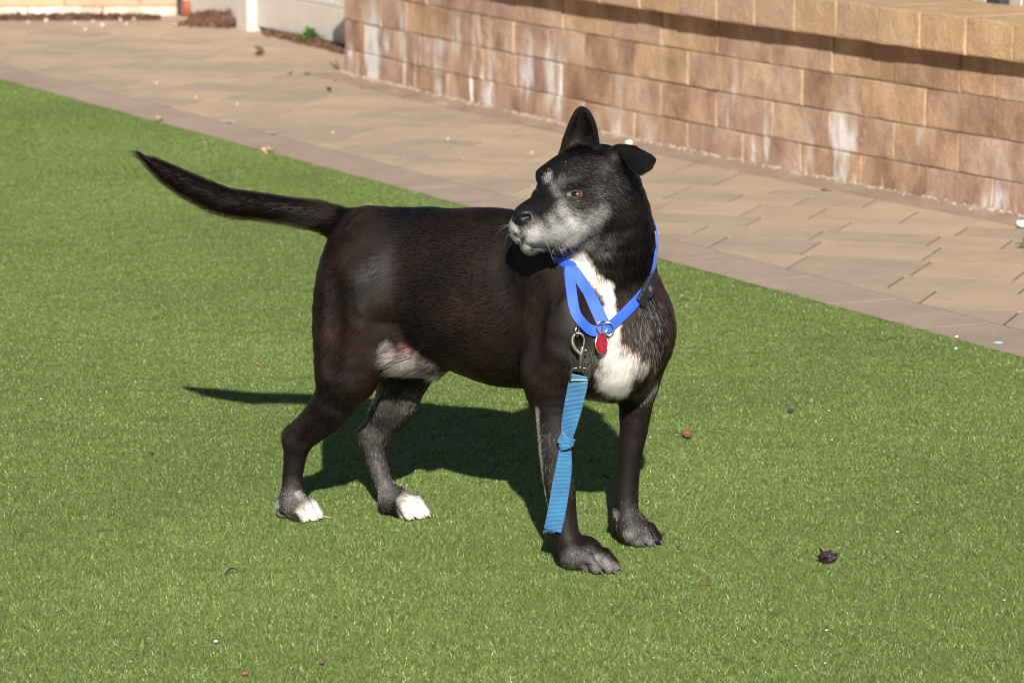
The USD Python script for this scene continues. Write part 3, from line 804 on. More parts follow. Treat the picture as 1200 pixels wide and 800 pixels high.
# right ear (the far one) stands: a cup open to the front; left ear is folded over
far = [[HP(659, 186, -0.062), HP(672, 186, -0.088), HP(688, 184, -0.092), HP(701, 180, -0.072)],
       [HP(663, 162, -0.062), HP(674, 163, -0.086), HP(688, 162, -0.088), HP(698.5, 160, -0.070)],
       [HP(669, 145, -0.064), HP(677, 146, -0.080), HP(687, 146, -0.082), HP(695.5, 145, -0.070)],
       [HP(675.5, 132, -0.068), HP(679.5, 132, -0.075), HP(685, 132, -0.076), HP(689.5, 133, -0.072)],
       [HP(680, 128, -0.072), HP(681.5, 128, -0.074), HP(683, 128, -0.075), HP(684.5, 128.5, -0.074)]]
sheet(list(ear_pts(far)), 0.0042, 0.006, hv(0, 0, 1), 0.006)
hrc((-0.078, -0.040, 0.045), (-0.080, -0.043, 0.062), 0.024, 0.014, 0.02, hv(-0.3, 0, 1), 0.006, "ear_base")
near1 = [[HP(716, 196, -0.07), HP(722, 190, -0.095), HP(733, 196, -0.105)],
         [HP(721, 178, -0.078), HP(730, 177, -0.095), HP(743, 183, -0.098)],
         [HP(727, 174.5, -0.082), HP(735, 174, -0.09), HP(744, 175, -0.09)]]
near2 = [[HP(727, 174.5, -0.082), HP(735, 173.5, -0.085), HP(744, 174.5, -0.086)],
         [HP(733, 184, -0.062), HP(746, 181.5, -0.060), HP(757, 181, -0.068)],
         [HP(741, 196, -0.056), HP(752, 192, -0.052), HP(766, 187, -0.062)],
         [HP(750, 203, -0.052), HP(756, 199.5, -0.050), HP(761, 197, -0.057)]]
sheet(list(ear_pts(near1)), 0.005, 0.008, hv(0, 0, 1), 0.006)
sheet(list(ear_pts(near2)), 0.0042, 0.006, hv(0, 0.6, -1), 0.006)
hrc((-0.078, 0.044, 0.040), (-0.084, 0.050, 0.052), 0.026, 0.018, 0.02, hv(-0.3, 0, 1), 0.006, "ear_base")

# --- distance field on a grid
lo = np.array([1e9] * 3); hi = -lo


def bounds(p):
    kind, d = p[0], p[1]
    if kind == "rc":
        q = np.array([d[0] - d[2], d[0] + d[2], d[1] - d[3], d[1] + d[3]])
    elif kind == "ch":
        q = np.vstack([d[0] - d[1][:, None], d[0] + d[1][:, None]])
    elif kind == "el":
        q = np.array([d[0] - d[1].max(), d[0] + d[1].max()])
    elif kind == "tm":
        q = np.vstack([d[0].reshape(-1, 3) - d[1], d[0].reshape(-1, 3) + d[1]])
    else:
        q = np.array([d[0] - d[3], d[0] + d[3], d[1] - d[3], d[1] + d[3], d[2] - d[3], d[2] + d[3]])
    return q.min(0), q.max(0)


def sdf(p, X):
    kind, d = p[0], p[1]
    X = X.astype(np.float32)
    if kind == "rc":
        a, b, ra, rb = d
        ba = (b - a).astype(np.float32); l2 = float(ba @ ba); t = np.clip(((X - a.astype(np.float32)) @ ba) / max(l2, 1e-12), 0, 1)
        return np.linalg.norm(X - a.astype(np.float32) - t[..., None] * ba, axis=-1) - (ra + (rb - ra) * t)
    if kind == "ch":
        out = np.full(X.shape[:-1], 1e3, np.float32)
        for a, b, ra, rb in zip(d[0][:-1], d[0][1:], d[1][:-1], d[1][1:]):
            a = a.astype(np.float32); ba = (b - a).astype(np.float32); t = np.clip(((X - a) @ ba) / max(float(ba @ ba), 1e-12), 0, 1)
            out = np.minimum(out, np.linalg.norm(X - a - t[..., None] * ba, axis=-1) - (ra + (rb - ra) * t).astype(np.float32))
        return out
    if kind == "tm":
        return np.minimum.reduce([sdf(("tri", (*t, d[1])), X) for t in d[0]])
    if kind == "el":
        c, r, R = d
        q = (X - c.astype(np.float32)) @ R.T.astype(np.float32)
        k0 = np.linalg.norm(q / r, axis=-1); k1 = np.linalg.norm(q / (r * r), axis=-1)
        return k0 * (k0 - 1) / np.maximum(k1, 1e-6)
    a, b, c, th = d
    ba, cb, ac = b - a, c - b, a - c; n = np.cross(ba, ac); n2 = float(n @ n)
    pa, pb, pc = X - a, X - b, X - c
    s = np.sign(pa @ np.cross(ba, n)) + np.sign(pb @ np.cross(cb, n)) + np.sign(pc @ np.cross(ac, n))
    e = lambda e_, p_: ((e_ * np.clip((p_ @ e_) / (e_ @ e_), 0, 1)[..., None] - p_) ** 2).sum(-1)
    dist = np.where(s < 2.0, np.minimum(np.minimum(e(ba, pa), e(cb, pb)), e(ac, pc)), (pa @ n) ** 2 / max(n2, 1e-18))
    return np.sqrt(dist) - th


for p in prims:
    a, b = bounds(p); lo = np.minimum(lo, a); hi = np.maximum(hi, b)
STEP = 0.003
lo -= 0.02; hi += 0.02
shape = np.ceil((hi - lo) / STEP).astype(int) + 1
G = np.full(shape, 0.08, np.float32)
axes = [lo[i] + STEP * np.arange(shape[i]) for i in range(3)]
for p in prims:
    a, b = bounds(p); m = p[2] + 0.02
    i0 = np.maximum(((a - m - lo) / STEP).astype(int), 0); i1 = np.minimum(((b + m - lo) / STEP).astype(int) + 2, shape)
    sl = tuple(slice(u, w) for u, w in zip(i0, i1))
    X = np.stack(np.meshgrid(*[axes[i][sl[i]] for i in range(3)], indexing="ij"), -1)
    d = sdf(p, X).astype(np.float32); g = G[sl]; k = p[2]
    h = np.maximum(k - np.abs(g - d), 0) / k
    G[sl] = np.minimum(g, d) - h * h * k * 0.25


def carve(fn, c, r, k=0.004):
    """Smoothly takes fn(X) < 0 out of the body around c."""
    i0 = np.maximum(((c - r - lo) / STEP).astype(int), 0); i1 = np.minimum(((c + r - lo) / STEP).astype(int) + 2, shape)
    sl = tuple(slice(u, w) for u, w in zip(i0, i1))
    X = np.stack(np.meshgrid(*[axes[i][sl[i]] for i in range(3)], indexing="ij"), -1)
    d = -fn(X); g = G[sl]; h = np.maximum(k - np.abs(g - d), 0) / k
    G[sl] = np.maximum(g, d) + h * h * k * 0.25


def capsule(a, b, r):
    return lambda X: sdf(("rc", (a, b, r, r)), X)


# nostrils, the line of the mouth
for sg in (-1, 1):
    a, b = hp(0.1015, sg * 0.0085, -0.037), hp(0.0935, sg * 0.0165, -0.035)
    carve(capsule(a, b, 0.0036), a, 0.03, 0.003)
carve(capsule(hp(0.1065, 0, -0.045), hp(0.0965, 0, -0.062), 0.0017), hp(0.10, 0, -0.05), 0.03, 0.003)


def field_at(X):
    X = np.asarray(X, float)
    return map_coordinates(G, ((X - lo) / STEP).reshape(-1, 3).T, order=1, mode="nearest").reshape(X.shape[:-1])


def grad_at(X, e=0.004):
    X = np.asarray(X, float)
    return unit(np.stack([field_at(X + np.eye(3)[i] * e) - field_at(X - np.eye(3)[i] * e) for i in range(3)], -1))


def hit(px, py):
    """Where the line of sight through (px, py) meets the dog (dog frame), with the outward normal."""
    d = ray(px, py) @ RZ; d = d / np.linalg.norm(d)
    t = np.arange(5.4, 7.6, 0.001); X = EYE_D + d * t[:, None]
    f = field_at(X); k = np.nonzero(f < 0)[0]
    if not len(k):
        k = [int(np.argmin(f))]
    x = X[k[0]]
    return x, grad_at(x)


for ln, rr, dp in ((((452, 300), (450, 340), (444, 380), (440, 405)), 0.030, 0.0012), (((640, 330), (628, 380), (624, 425)), 0.028, 0.006), (((390, 330), (392, 380), (388, 430)), 0.02, 0.004), (((690, 345), (694, 390), (690, 430)), 0.018, 0.004), (((375, 500), (358, 520)), 0.010, 0.003), (((463, 480), (445, 508)), 0.010, 0.003)):
    hp_ = [hit(*q) for q in ln]; hp_ = [a + n * (rr - dp) for a, n in hp_]
    for a, b in zip(hp_[:-1], hp_[1:]):
        carve(capsule(a, b, rr), (a + b) / 2, 0.5 * np.linalg.norm(a - b) + rr + 0.03, 0.02)
mouth = [hit(*q)[0] for q in ((602, 273), (609, 280), (618, 286.5), (629, 291), (645, 292.5), (660, 291.5), (668, 290.5))]
mouth = [q for q in mouth if (np.abs((q - HO) @ HR.T) < [0.12, 0.07, 0.118]).all()]
for a, b in zip(mouth[:-1], mouth[1:]):
    if np.linalg.norm(a - b) < 0.05:
        carve(capsule(a, b, 0.0022), (a + b) / 2, 0.05, 0.003)
        a2, b2 = [hp(*(((q - HO) @ HR.T) * [1, -1, 1])) for q in (a, b)]
        carve(capsule(a2, b2, 0.0022), (a2 + b2) / 2, 0.05, 0.003)


def surface_nets(G):
    s = G < 0
    act = np.zeros(np.array(G.shape) - 1, bool)
    c8 = [s[i : i + G.shape[0] - 1, j : j + G.shape[1] - 1, k : k + G.shape[2] - 1] for i, j, k in np.ndindex(2, 2, 2)]
    any_, all_ = c8[0].copy(), c8[0].copy()
    for c in c8[1:]:
        any_ |= c; all_ &= c
    act = any_ & ~all_
    idx = np.argwhere(act); num = np.full(act.shape, -1, np.int64); num[act] = np.arange(len(idx))
    corners = np.array(list(np.ndindex(2, 2, 2)))
    val = np.stack([G[tuple((idx + c).T)] for c in corners], 1)
    acc = np.zeros((len(idx), 3)); cnt = np.zeros(len(idx))
    for a in range(8):
        for b in range(a + 1, 8):
            if np.abs(corners[a] - corners[b]).sum() == 1:
                cr = (val[:, a] < 0) != (val[:, b] < 0)
                t = val[:, a] / np.where(cr, val[:, a] - val[:, b], 1)
                acc += np.where(cr[:, None], corners[a] + t[:, None] * (corners[b] - corners[a]), 0); cnt += cr
    v = idx + acc / cnt[:, None]
    quads = []
    for ax in range(3):
        u, w = [(1, 2), (2, 0), (0, 1)][ax]
        sa = [slice(None)] * 3; sb = [slice(None)] * 3; sa[ax] = slice(0, -1); sb[ax] = slice(1, None)
        A, B = s[tuple(sa)], s[tuple(sb)]
        e = np.argwhere(A != B)
        e = e[(e[:, u] > 0) & (e[:, w] > 0) & (e[:, u] < act.shape[u]) & (e[:, w] < act.shape[w])]
        inside = s[tuple(e.T)]
        du = np.zeros(3, int); du[u] = 1; dw = np.zeros(3, int); dw[w] = 1
        q = np.stack([num[tuple((e - du - dw).T)], num[tuple((e - dw).T)], num[tuple(e.T)], num[tuple((e - du).T)]], 1)
        q[~inside] = q[~inside][:, ::-1]
        quads.append(q)
    q = np.vstack(quads)
    return v * STEP + lo, np.vstack([q[:, [0, 1, 2]], q[:, [0, 2, 3]]])


bv, bf = surface_nets(G)
body = trimesh.Trimesh(bv, bf, process=False)
parts_ = trimesh.graph.connected_components(body.face_adjacency, nodes=np.arange(len(bf)))
big = max(parts_, key=len)
body = body.submesh([big], append=True, repair=False)
trimesh.smoothing.filter_taubin(body, lamb=0.5, nu=0.52, iterations=8)
bv, bf = np.array(body.vertices), np.array(body.faces)
lc = (bv - HO) @ HR.T                                             # the shoulder just below the chin: press out stray ridges
near = (lc[:, 2] < -0.118) & (np.linalg.norm(lc - [0.03, -0.03, -0.14], axis=1) < 0.07)
for q, r_ in (((450, 290), 0.075), ((455, 340), 0.06), ((440, 270), 0.06)):
    near |= np.linalg.norm(bv - hit(*q)[0], axis=1) < r_
near = np.nonzero(near)[0]
ed_ = body.edges_unique; deg = np.bincount(ed_.ravel(), minlength=len(bv))
for _ in range(90):
    sm = np.zeros_like(bv); np.add.at(sm, ed_[:, 0], bv[ed_[:, 1]]); np.add.at(sm, ed_[:, 1], bv[ed_[:, 0]])
    bv[near] = sm[near] / deg[near][:, None]
bn_ = meshkit.arrays((bv, bf), True)[2]
trunk = np.clip((bv[:, 2] - 0.10) / 0.1, 0.15, 1) * np.clip((0.60 - bv[:, 2]) / 0.03, 0.0, 1)
bv = bv + bn_ * ((meshkit.fbm(bv * 13 + 60, 3, 17) - 0.5) * 0.009 * trunk)[:, None]
bn_ = meshkit.arrays((bv, bf), True)[2]

# --- coat colour: patches sitting on the surface at places taken from the photograph
WHITE = [  # (px, py, radius m, strength): pure white
    (676, 302, .013, 1), (682, 309, .013, 1), (689, 318, .011, .9), (700, 330, .009, .8), (710, 338, .011, .95), (714, 350, .010, 1), (715, 365, .011, 1), (718, 380, .013, 1), (720, 394, .010, .9),
    (716, 411, .017, 1), (723, 424, .023, 1), (727, 440, .024, 1), (715, 450, .018, 1), (740, 428, .015, .9), (754, 432, .012, .6), (709, 438, .013, .8), (727, 456, .019, 1)]
GREY = [  # grizzle
    (625, 275, .022, .97), (640, 280, .024, .97), (655, 272, .024, .95), (668, 264, .022, .9), (680, 272, .024, .85), (695, 258, .02, .7), (705, 248, .014, .6), (646, 256, .014, .8), (660, 248, .016, .75), (672, 252, .012, .6),
    (668, 285, .018, .95), (688, 284, .02, .5), (604, 268, .010, 1), (606, 278, .012, .9), (615, 287, .013, .9), (600, 262, .009, 1), (597, 262, .007, 1), (623, 292, .010, .9), (657, 212, .009, .25), (650, 218, .009, .3), (642, 209, .009, .45), (652, 226, .008, .2), (658, 243, .008, .4), (700, 235, .025, .14), (690, 205, .035, .06), (720, 225, .025, .05), (702, 288, .025, .2),
    (760, 380, .05, .10), (750, 400, .03, .14), (765, 420, .03, .16), (690, 420, .03, .14), (700, 470, .03, .45), (690, 480, .018, .6), (760, 455, .025, .35), (735, 458, .015, .2),
    (470, 436, .02, .6), (490, 438, .02, .55), (510, 443, .02, .5), (528, 447, .014, .4), (458, 418, .014, .6), (453, 405, .010, .4), (478, 425, .02, .5), (500, 430, .016, .35),
    (640, 520, .03, .07), (655, 560, .03, .08), (448, 470, .045, .14), (440, 520, .035, .14), (485, 470, .03, .25), (440, 550, .03, .16), (450, 575, .025, .3), (432, 505, .02, .2),
    (700, 660, .024, .35), (690, 655, .02, .25), (712, 658, .012, .6), (700, 652, .008, .6), (716, 664, .016, .45), (724, 668, .01, .6), (690, 666, .012, .4), (672, 658, .02, .22), (668, 664, .012, .4), (750, 630, .024, .3), (738, 628, .012, .5), (764, 636, .01, .4), (746, 610, .03, .1), (722, 602, .008, .7), (340, 592, .03, .25), (345, 575, .02, .12),
    *[(np.interp(k, [0, 6, 12, 20], [629.5, 632.5, 636, 640]), 480 + 6 * k, .0055, .75) for k in range(21)]]
PINK = [(477, 411, .009, .55), (470, 406, .006, .4), (487, 415, .008, .35)]
BLACK = [(638, 242, .014, .9), (628, 241, .012, .8), (646, 234, .010, .5), (617, 255, .017, 1), (690, 302, .012, 0.5), (700, 315, .012, .6), (668, 293, .008, 1), (604, 275, .006, .9), (612, 284, .006, .9), (624, 292, .006, .8), (675, 228, .017, .9), (670, 237, .012, .5), (690, 232, .014, .6)]
nverts = len(bv)
white, grey, pink, black = (np.zeros(nverts) for _ in range(4))
for arr, lst in ((white, WHITE), (grey, GREY), (pink, PINK), (black, BLACK)):
    for px, py, r, s_ in lst:
        x, nrm = hit(px, py)
        if px < 660 and py < 300 and arr is not pink:                # the face, never the flank behind it
            q = (bv - HO) @ HR.T; hd = np.nonzero((np.abs(q) < [0.12, 0.07, 0.118]).all(1) & (q[:, 0] > -0.02))[0]
            e = bv[hd] - EYE_D; u_ = unit(ray(px, py) @ RZ); off = np.linalg.norm(e - (e @ u_)[:, None] * u_, axis=1) + 0.3 * (e @ u_ - (e @ u_).min())
            x = bv[hd[np.argmin(off)]]
        d = np.linalg.norm(bv - x, axis=1) / r
        if px < 660 and py < 300 and arr is not pink:
            d[(((bv - HO) @ HR.T) < [-0.03, -0.09, -0.114]).any(1)] = 9
        d += (meshkit.fbm(bv * 90 + 20, 2, 3) - 0.5) * 0.5
        np.maximum(arr, s_ * np.clip((1.45 - d * 0.95) * (1.8 if arr is white else 1.0), 0, 1), out=arr)
grey[np.linalg.norm(bv - hit(452, 295)[0], axis=1) < 0.09] = 0
# both sides of the face and the white toes, by nearness in the head's own frame
loc = (bv - HO) @ HR.T
hm = (loc[:, 0] > -0.03) & (loc[:, 0] < 0.13) & (loc[:, 2] < -0.02) & (loc[:, 2] > -0.112) & (np.abs(loc[:, 1]) < 0.052)
mz = np.clip((-(loc[:, 2] + 0.042)) / 0.03, 0, 1) * np.clip((loc[:, 0] + 0.03) / 0.03, 0, 1)
grey[hm] = np.maximum(grey[hm], 0.75 * mz[hm] * (loc[hm, 1] < 0.0))
for key, cut in (("rr", 0.016), ("lr", 0.004)):
    rel = bv - FEET[key]
    m = np.clip((rel[:, 0] + (rel[:, 1] * 0.25) - cut) / 0.02 + 0.5 + (meshkit.fbm(bv * 60, 2, 5) - 0.5) * 1.2, 0, 1) * (np.linalg.norm(rel, axis=1) < 0.085) * (rel[:, 2] < 0.055)
    white = np.maximum(white, m)
rel = bv - FEET["rr"]; white = np.maximum(white, 0.7 * np.clip((-0.026 - rel[:, 0] + (meshkit.fbm(bv * 80, 2, 6) - 0.5) * 0.03) / 0.012, 0, 1) * (rel[:, 2] < 0.035) * (np.abs(rel[:, 0] + 0.03) < 0.03) * (np.abs(rel[:, 1]) < 0.06))
grey = grey * (1 - black); noise_ = meshkit.fbm(bv * 14, 3, 9)
# which mass each vertex belongs to: fur direction, length, name
wsum = np.zeros(nverts); flow = np.zeros((nverts, 3)); furl = np.zeros(nverts); best = np.full(nverts, 1e9); names = np.array(["body"] * nverts, dtype="U10")
for p in prims:
    a, b = bounds(p); m = np.nonzero(np.all((bv > a - 0.05) & (bv < b + 0.05), axis=1))[0]
    if not len(m):
        continue
    d = sdf(p, bv[m]); w = np.exp(-np.clip(d, -0.01, 1) / 0.010); wf = np.exp(-np.clip(d, -0.02, 1) / (0.010 if p[4] < 0.009 else 0.026))
    if p[5] == "tail":
        q = p[1][0]; fl = unit(np.gradient(q, axis=0))[cKDTree(q).query(bv[m])[1]] + [0, 0, -0.25]
    else:
        fl = p[3] if p[3] is not None else unit(p[1][1] - p[1][0])
    wsum[m] += w; flow[m] += wf[:, None] * fl; furl[m] += w * p[4]
    c = m[d < best[m]]; best[c] = d[d < best[m]]; names[c] = p[5]
flow = unit(flow); furl = furl / np.maximum(wsum, 1e-9)
brown = np.clip((noise_ - 0.25) * 1.7, 0, 1) * np.select([np.isin(names, ["body", "thigh", "flank"]), np.isin(names, ["leg", "tail", "paw"])], [1.0, 0.4], 0.0)
skin = np.array([0.0042, 0.0031, 0.0027]) + brown[:, None] * np.array([0.013, 0.0048, 0.0024])
lightc = np.array([0.56, 0.53, 0.50])
skin = skin * (1 - 0.75 * grey[:, None]) + 0.75 * grey[:, None] * lightc * 0.6
skin = skin * (1 - white[:, None]) + white[:, None] * np.array([0.66, 0.60, 0.53])
skin = skin * (1 - pink[:, None]) + pink[:, None] * np.array([0.30, 0.14, 0.12])
isnose = (names == "nose") | ((np.linalg.norm((loc - [0.0885, 0, -0.036]) / [0.021, 0.023, 0.0185], axis=1) < 1.0) & (loc[:, 0] > 0.074))
skin[isnose] = (0.007, 0.007, 0.0075)
rough = np.where(isnose, 0.42, 0.60 + 0.10 * (meshkit.fbm(bv * 25, 2, 31) - 0.5))
# eyes: set into the surface
eyes = []
for (px, py), sg in (((675.5, 227), 1), ((634.8, 218.5), -1)):
    c = hp(0.004, sg * 0.0425, 0.0)
    for _ in range(12):
        c = c - grad_at(c) * (field_at(c[None])[0] + 0.0045)
    if sg == 1:
        x, nrm = hit(px, py); c = x - nrm * 0.0042
    eyes.append((c, grad_at(c, 0.008), sg))
for c, nrm, sg in eyes:
    d = np.linalg.norm(((bv - c) @ HR.T) / [0.0150, 0.0150, 0.0115], axis=1)
    skin[d < 1.15] = (0.006, 0.005, 0.005); grey[d < 1.45] *= 0.1; rough[d < 1.1] = 0.35
inner = (names == "ear") & ((bn_ @ HR[0]) > 0.35) & (loc[:, 1] < 0)
skin[np.isin(names, ["ear"])] *= 0.3; skin[inner] = (0.004, 0.002, 0.0018); rough[names == "ear"] = 0.95

M_SKIN = L("dog_skin", {"a": ("attribute", {"attribute": "albedo"}), "r": ("attribute", {"attribute": "gloss"}), "g": ("geometry", {}), "n": ("noise_texture", {"scale": 420.0, "detail": 3.0}), "b": ("bump", {"strength": 0.35, "distance": 0.0015}),
                        "p": ("principled_bsdf", {"specular_ior_level": 0.28})}, [("a.color", "p.base_color"), ("r.fac", "p.roughness"), ("g.position", "n.vector"), ("n.fac", "b.height"), ("b.normal", "p.normal")], "p.BSDF")
dog = thing("dog", "black short-haired dog with grey muzzle, white chest and white hind toes standing on the turf", "dog", DOG, rotz=HEAD_DEG)
obj("body", (bv, bf), M_SKIN, dog, smooth=True, color=skin, attrs={"gloss": rough})

# --- eyes, nails
for c, nrm, sg in eyes:
    e = trimesh.creation.icosphere(4, 1.0)
    look = unit(nrm * 0.55 + hv(0.8, 0.1 * sg, 0.05)); up_ = HR[2]; sd_ = unit(np.cross(up_, look)); up2 = np.cross(look, sd_)
    d = e.vertices.copy()
    ang_ = np.degrees(np.arccos(np.clip(d @ look, -1, 1)))
    col = np.full((len(d), 3), 0.10) * [1, 0.85, 0.8]
    col[ang_ < 60] = (0.02, 0.008, 0.004)
    fb = meshkit.fbm(np.c_[np.degrees(np.arctan2(d @ up2, d @ sd_)) * 0.15, ang_ * 0.05, 0 * ang_] + 40, 2, 1)
    m_ = ang_ < 54; col[m_] = np.array([0.085, 0.030, 0.009]) * (0.7 + 0.7 * fb[m_])[:, None]
    col[ang_ < 27] = (0.003, 0.003, 0.003)
    sv = d @ np.stack([look, sd_, up2]).T * [0.0098, 0.0118, 0.0084]
    e.vertices = sv @ np.stack([look, sd_, up2]) + c
    obj("eye", e, L("eye", {"a": ("attribute", {"attribute": "albedo"}), "p": ("principled_bsdf", {"roughness": 0.12, "coat_weight": 1.0, "coat_roughness": 0.10})}, [("a.color", "p.base_color")], "p.BSDF") if sg == 1 else UsdShade.Material.Get(stage, "/World/Looks/eye"), dog, smooth=True, color=col)
M_NAIL = plain("nail", (0.05, 0.04, 0.036), 0.35, vary=0.3, bscale=200)
M_NAILW = plain("pale_nail", (0.42, 0.33, 0.27), 0.35, vary=0.1, bscale=200)
for a, b, nm in NAILS:
    mid = (a + b) / 2 + [0, 0, 0.002]
    obj("nail", tube(spline([a, mid, b], 6), np.linspace(0.0038, 0.0012, 6), 8), M_NAILW if nm == "white_paw" else M_NAIL, dog, smooth=True)

# ------------------------------------------------------------------ collar, tag, leash
M_BLUE = L("collar_webbing", {"g": ("geometry", {}), "n": ("noise_texture", {"scale": 700.0, "detail": 3.0}), "r": ("rgb_ramp", {"ramp": [(0.3, (0.012, 0.055, 0.48)), (0.7, (0.03, 0.13, 0.80))]}), "b": ("bump", {"strength": 0.7, "distance": 0.0008}),
                            "p": ("principled_bsdf", {"roughness": 0.62, "sheen_weight": 0.15})}, [("g.position", "n.vector"), ("n.fac", "r.fac"), ("r.color", "p.base_color"), ("n.fac", "b.height"), ("b.normal", "p.normal")], "p.BSDF")
M_LEASH = L("leash_webbing", {"g": ("geometry", {}), "w": ("wave_texture", {"wave_type": "bands", "bands_direction": "z", "scale": 135.0, "distortion": 1.0, "detail": 1.0, "detail_scale": 6.0}), "n": ("noise_texture", {"scale": 45.0, "detail": 5.0}),
                             "r": ("rgb_ramp", {"ramp": [(0.3, (0.020, 0.135, 0.30)), (0.7, (0.035, 0.215, 0.40))]}), "b": ("bump", {"strength": 0.8, "distance": 0.0016}), "wr": ("rgb_ramp", {"ramp": [(0.2, (0.87, 0.88, 0.89)), (0.8, (1.06, 1.05, 1.04))]}), "mx": ("mix_color", {"blend_type": "multiply", "fac": 1.0}), "p": ("principled_bsdf", {"roughness": 0.5, "sheen_weight": 0.2})},
            [("g.position", "w.vector"), ("g.position", "n.vector"), ("n.fac", "r.fac"), ("w.fac", "wr.fac"), ("r.color", "mx.a"), ("wr.color", "mx.b"), ("mx.result", "p.base_color"), ("w.fac", "b.height"), ("b.normal", "p.normal")], "p.BSDF")
M_BLACKP = plain("black_plastic", (0.014, 0.014, 0.015), 0.55, bump=0.05, bscale=400)
M_CHROME = plain("chrome_steel", (0.62, 0.61, 0.58), 0.22, metallic=1.0)
M_BRASS = plain("worn_nickel", (0.42, 0.40, 0.33), 0.3, metallic=1.0, vary=0.25, bscale=200)
M_RED = L("red_glitter", {"g": ("geometry", {}), "v": ("voronoi_texture", {"scale": 900.0}), "r": ("rgb_ramp", {"ramp": [(0.0, (0.25, 0.005, 0.015)), (0.5, (0.50, 0.015, 0.04)), (1.0, (0.75, 0.10, 0.13))]}), "b": ("bump", {"strength": 0.9, "distance": 0.001}), "p": ("principled_bsdf", {"roughness": 0.3, "metallic": 0.5})},
          [("g.position", "v.vector"), ("v.color", "r.fac"), ("r.color", "p.base_color"), ("v.color", "b.height"), ("b.normal", "p.normal")], "p.BSDF")


hk = lambda px, py, lift=0.0: (lambda r: r[0] + r[1] * lift)(hit(px, py))
vis = [hk(*q) for q in ((667.5, 317), (668.5, 334), (671, 355), (676, 373), (687, 384.5), (702, 388), (716, 380), (730, 368), (744, 353), (754, 338), (761, 321), (765, 305), (767, 290), (767, 278))]
nc = P(714, 274, 0.03); hid = []
for az, dz in ((35, 0.022), (75, 0.045), (115, 0.06), (150, 0.065), (178, 0.055)):
    d = np.array([math.cos(math.radians(az)), math.sin(math.radians(az)), 0]) @ RZ; t = np.arange(0, 0.2, 0.001); c0 = nc + [0, 0, dz]
    k = np.nonzero(field_at(c0 + d * t[:, None]) > 0)[0]; hid.append(c0 + d * t[k[0] if len(k) else 80])
up1 = vis[0] + np.array([0.010, 0.02, 0.0]) @ RZ + [0, 0, 0.028]; up1 = up1 + grad_at(up1) * (0.003 - field_at(up1[None])[0])
allp = np.array(vis + hid + [up1]); m_ = len(allp)
loop = spline(np.vstack([allp[-3:], allp, allp[:3]]), 8 * (m_ + 5) + 1)[24 : 24 + 8 * m_]
for _ in range(4):
    loop = 0.5 * loop + 0.25 * (np.roll(loop, 1, 0) + np.roll(loop, -1, 0)); loop = loop + grad_at(loop, 0.012) * (0.004 - field_at(loop))[:, None]
gl = grad_at(loop, 0.014)
for _ in range(6):
    gl = unit(0.5 * gl + 0.25 * (np.roll(gl, 1, 0) + np.roll(gl, -1, 0)))
loopn = np.cross(unit(np.roll(loop, -1, 0) - np.roll(loop, 1, 0)), gl)
lw = to_world(loop); nw = gl @ RZ.T
cbase = lw.mean(0)
collar = thing("dog_collar", "bright blue nylon collar with black side-release buckle round the dog's neck", "collar", cbase)
obj("strap", ribbon(lw - cbase, loopn @ RZ.T, 0.0175, 0.0025, nw, closed=True), M_BLUE, collar, smooth=35)
ip = np.array([hk(x, y, z) for (x, y), z in zip(((672, 316), (681, 331), (690, 347), (699, 364), (706, 379)), (0.002, 0.004, 0.0055, 0.0055, 0.0055))]); ip = spline(ip, 24)
ipn = grad_at(ip); ipw = to_world(ip) - cbase
sd2 = np.cross(unit(np.gradient(ipw, axis=0)), ipn @ RZ.T)
obj("inner_strap", ribbon(ipw, sd2, np.linspace(0.019, 0.022, 24), 0.0022, ipn @ RZ.T), M_BLUE, collar, smooth=35)


def frame_at(px, py, lift):
    """World point on the collar nearest the line of sight, with collar tangent, outward normal and cross direction."""
    u_ = unit(ray(px, py)); e = lw - EYE; off = np.linalg.norm(e - (e @ u_)[:, None] * u_, axis=1) + 0.3 * (e @ u_)
    k = int(np.argmin(off)); t = unit(lw[(k + 1) % len(lw)] - lw[k - 1]); n = unit(nw[k] - t * (nw[k] @ t)); return lw[k] + n * lift, t, n, np.cross(n, t)


def rbox(size, ch):
    h = np.array(size) / 2; pts = np.array([[sx * (h[0] - (ch if i != 0 else 0)), sy * (h[1] - (ch if i != 1 else 0)), sz * (h[2] - (ch if i != 2 else 0))] for sx in (-1, 1) for sy in (-1, 1) for sz in (-1, 1) for i in range(3)])
    return trimesh.convex.convex_hull(pts)


o, t, n, b = frame_at(756, 337, 0.005)
Rb = np.stack([t, b, n])
put = lambda m, at_, R: trimesh.Trimesh(np.asarray(m.vertices) @ R + at_ - cbase, m.faces, process=False)
obj("buckle", put(rbox((0.030, 0.026, 0.009), 0.003), o, Rb), M_BLACKP, collar)
for q in (-1, 1):
    obj("buckle_end", put(rbox((0.018, 0.0245, 0.0075), 0.0025), o + t * q * 0.0245, Rb), M_BLACKP, collar)
    obj("buckle_prong", put(rbox((0.018, 0.0045, 0.0065), 0.0015), o + b * q * 0.0125 + n * 0.001, Rb), M_BLACKP, collar)
obj("buckle_slot", put(rbox((0.008, 0.010, 0.001), 0.0003), o + n * 0.0047, Rb), plain("grey_plastic", (0.10, 0.10, 0.105), 0.4), collar)
o, t, n, b = frame_at(708, 381, 0.006)
th = np.linspace(0, 2 * np.pi, 24, endpoint=False)
ringpts = lambda c, u, v, r1, r2: c + np.outer(np.cos(th), u) * r1 + np.outer(np.sin(th), v) * r2
obj("ring", tube(ringpts(o - cbase, unit(t + 0.4 * n), b, 0.010, 0.011), 0.0016, 8, True), M_CHROME, collar, smooth=True)
Z3 = np.array([0, 0, 1.0]); cv_ = unit(EYE - o)
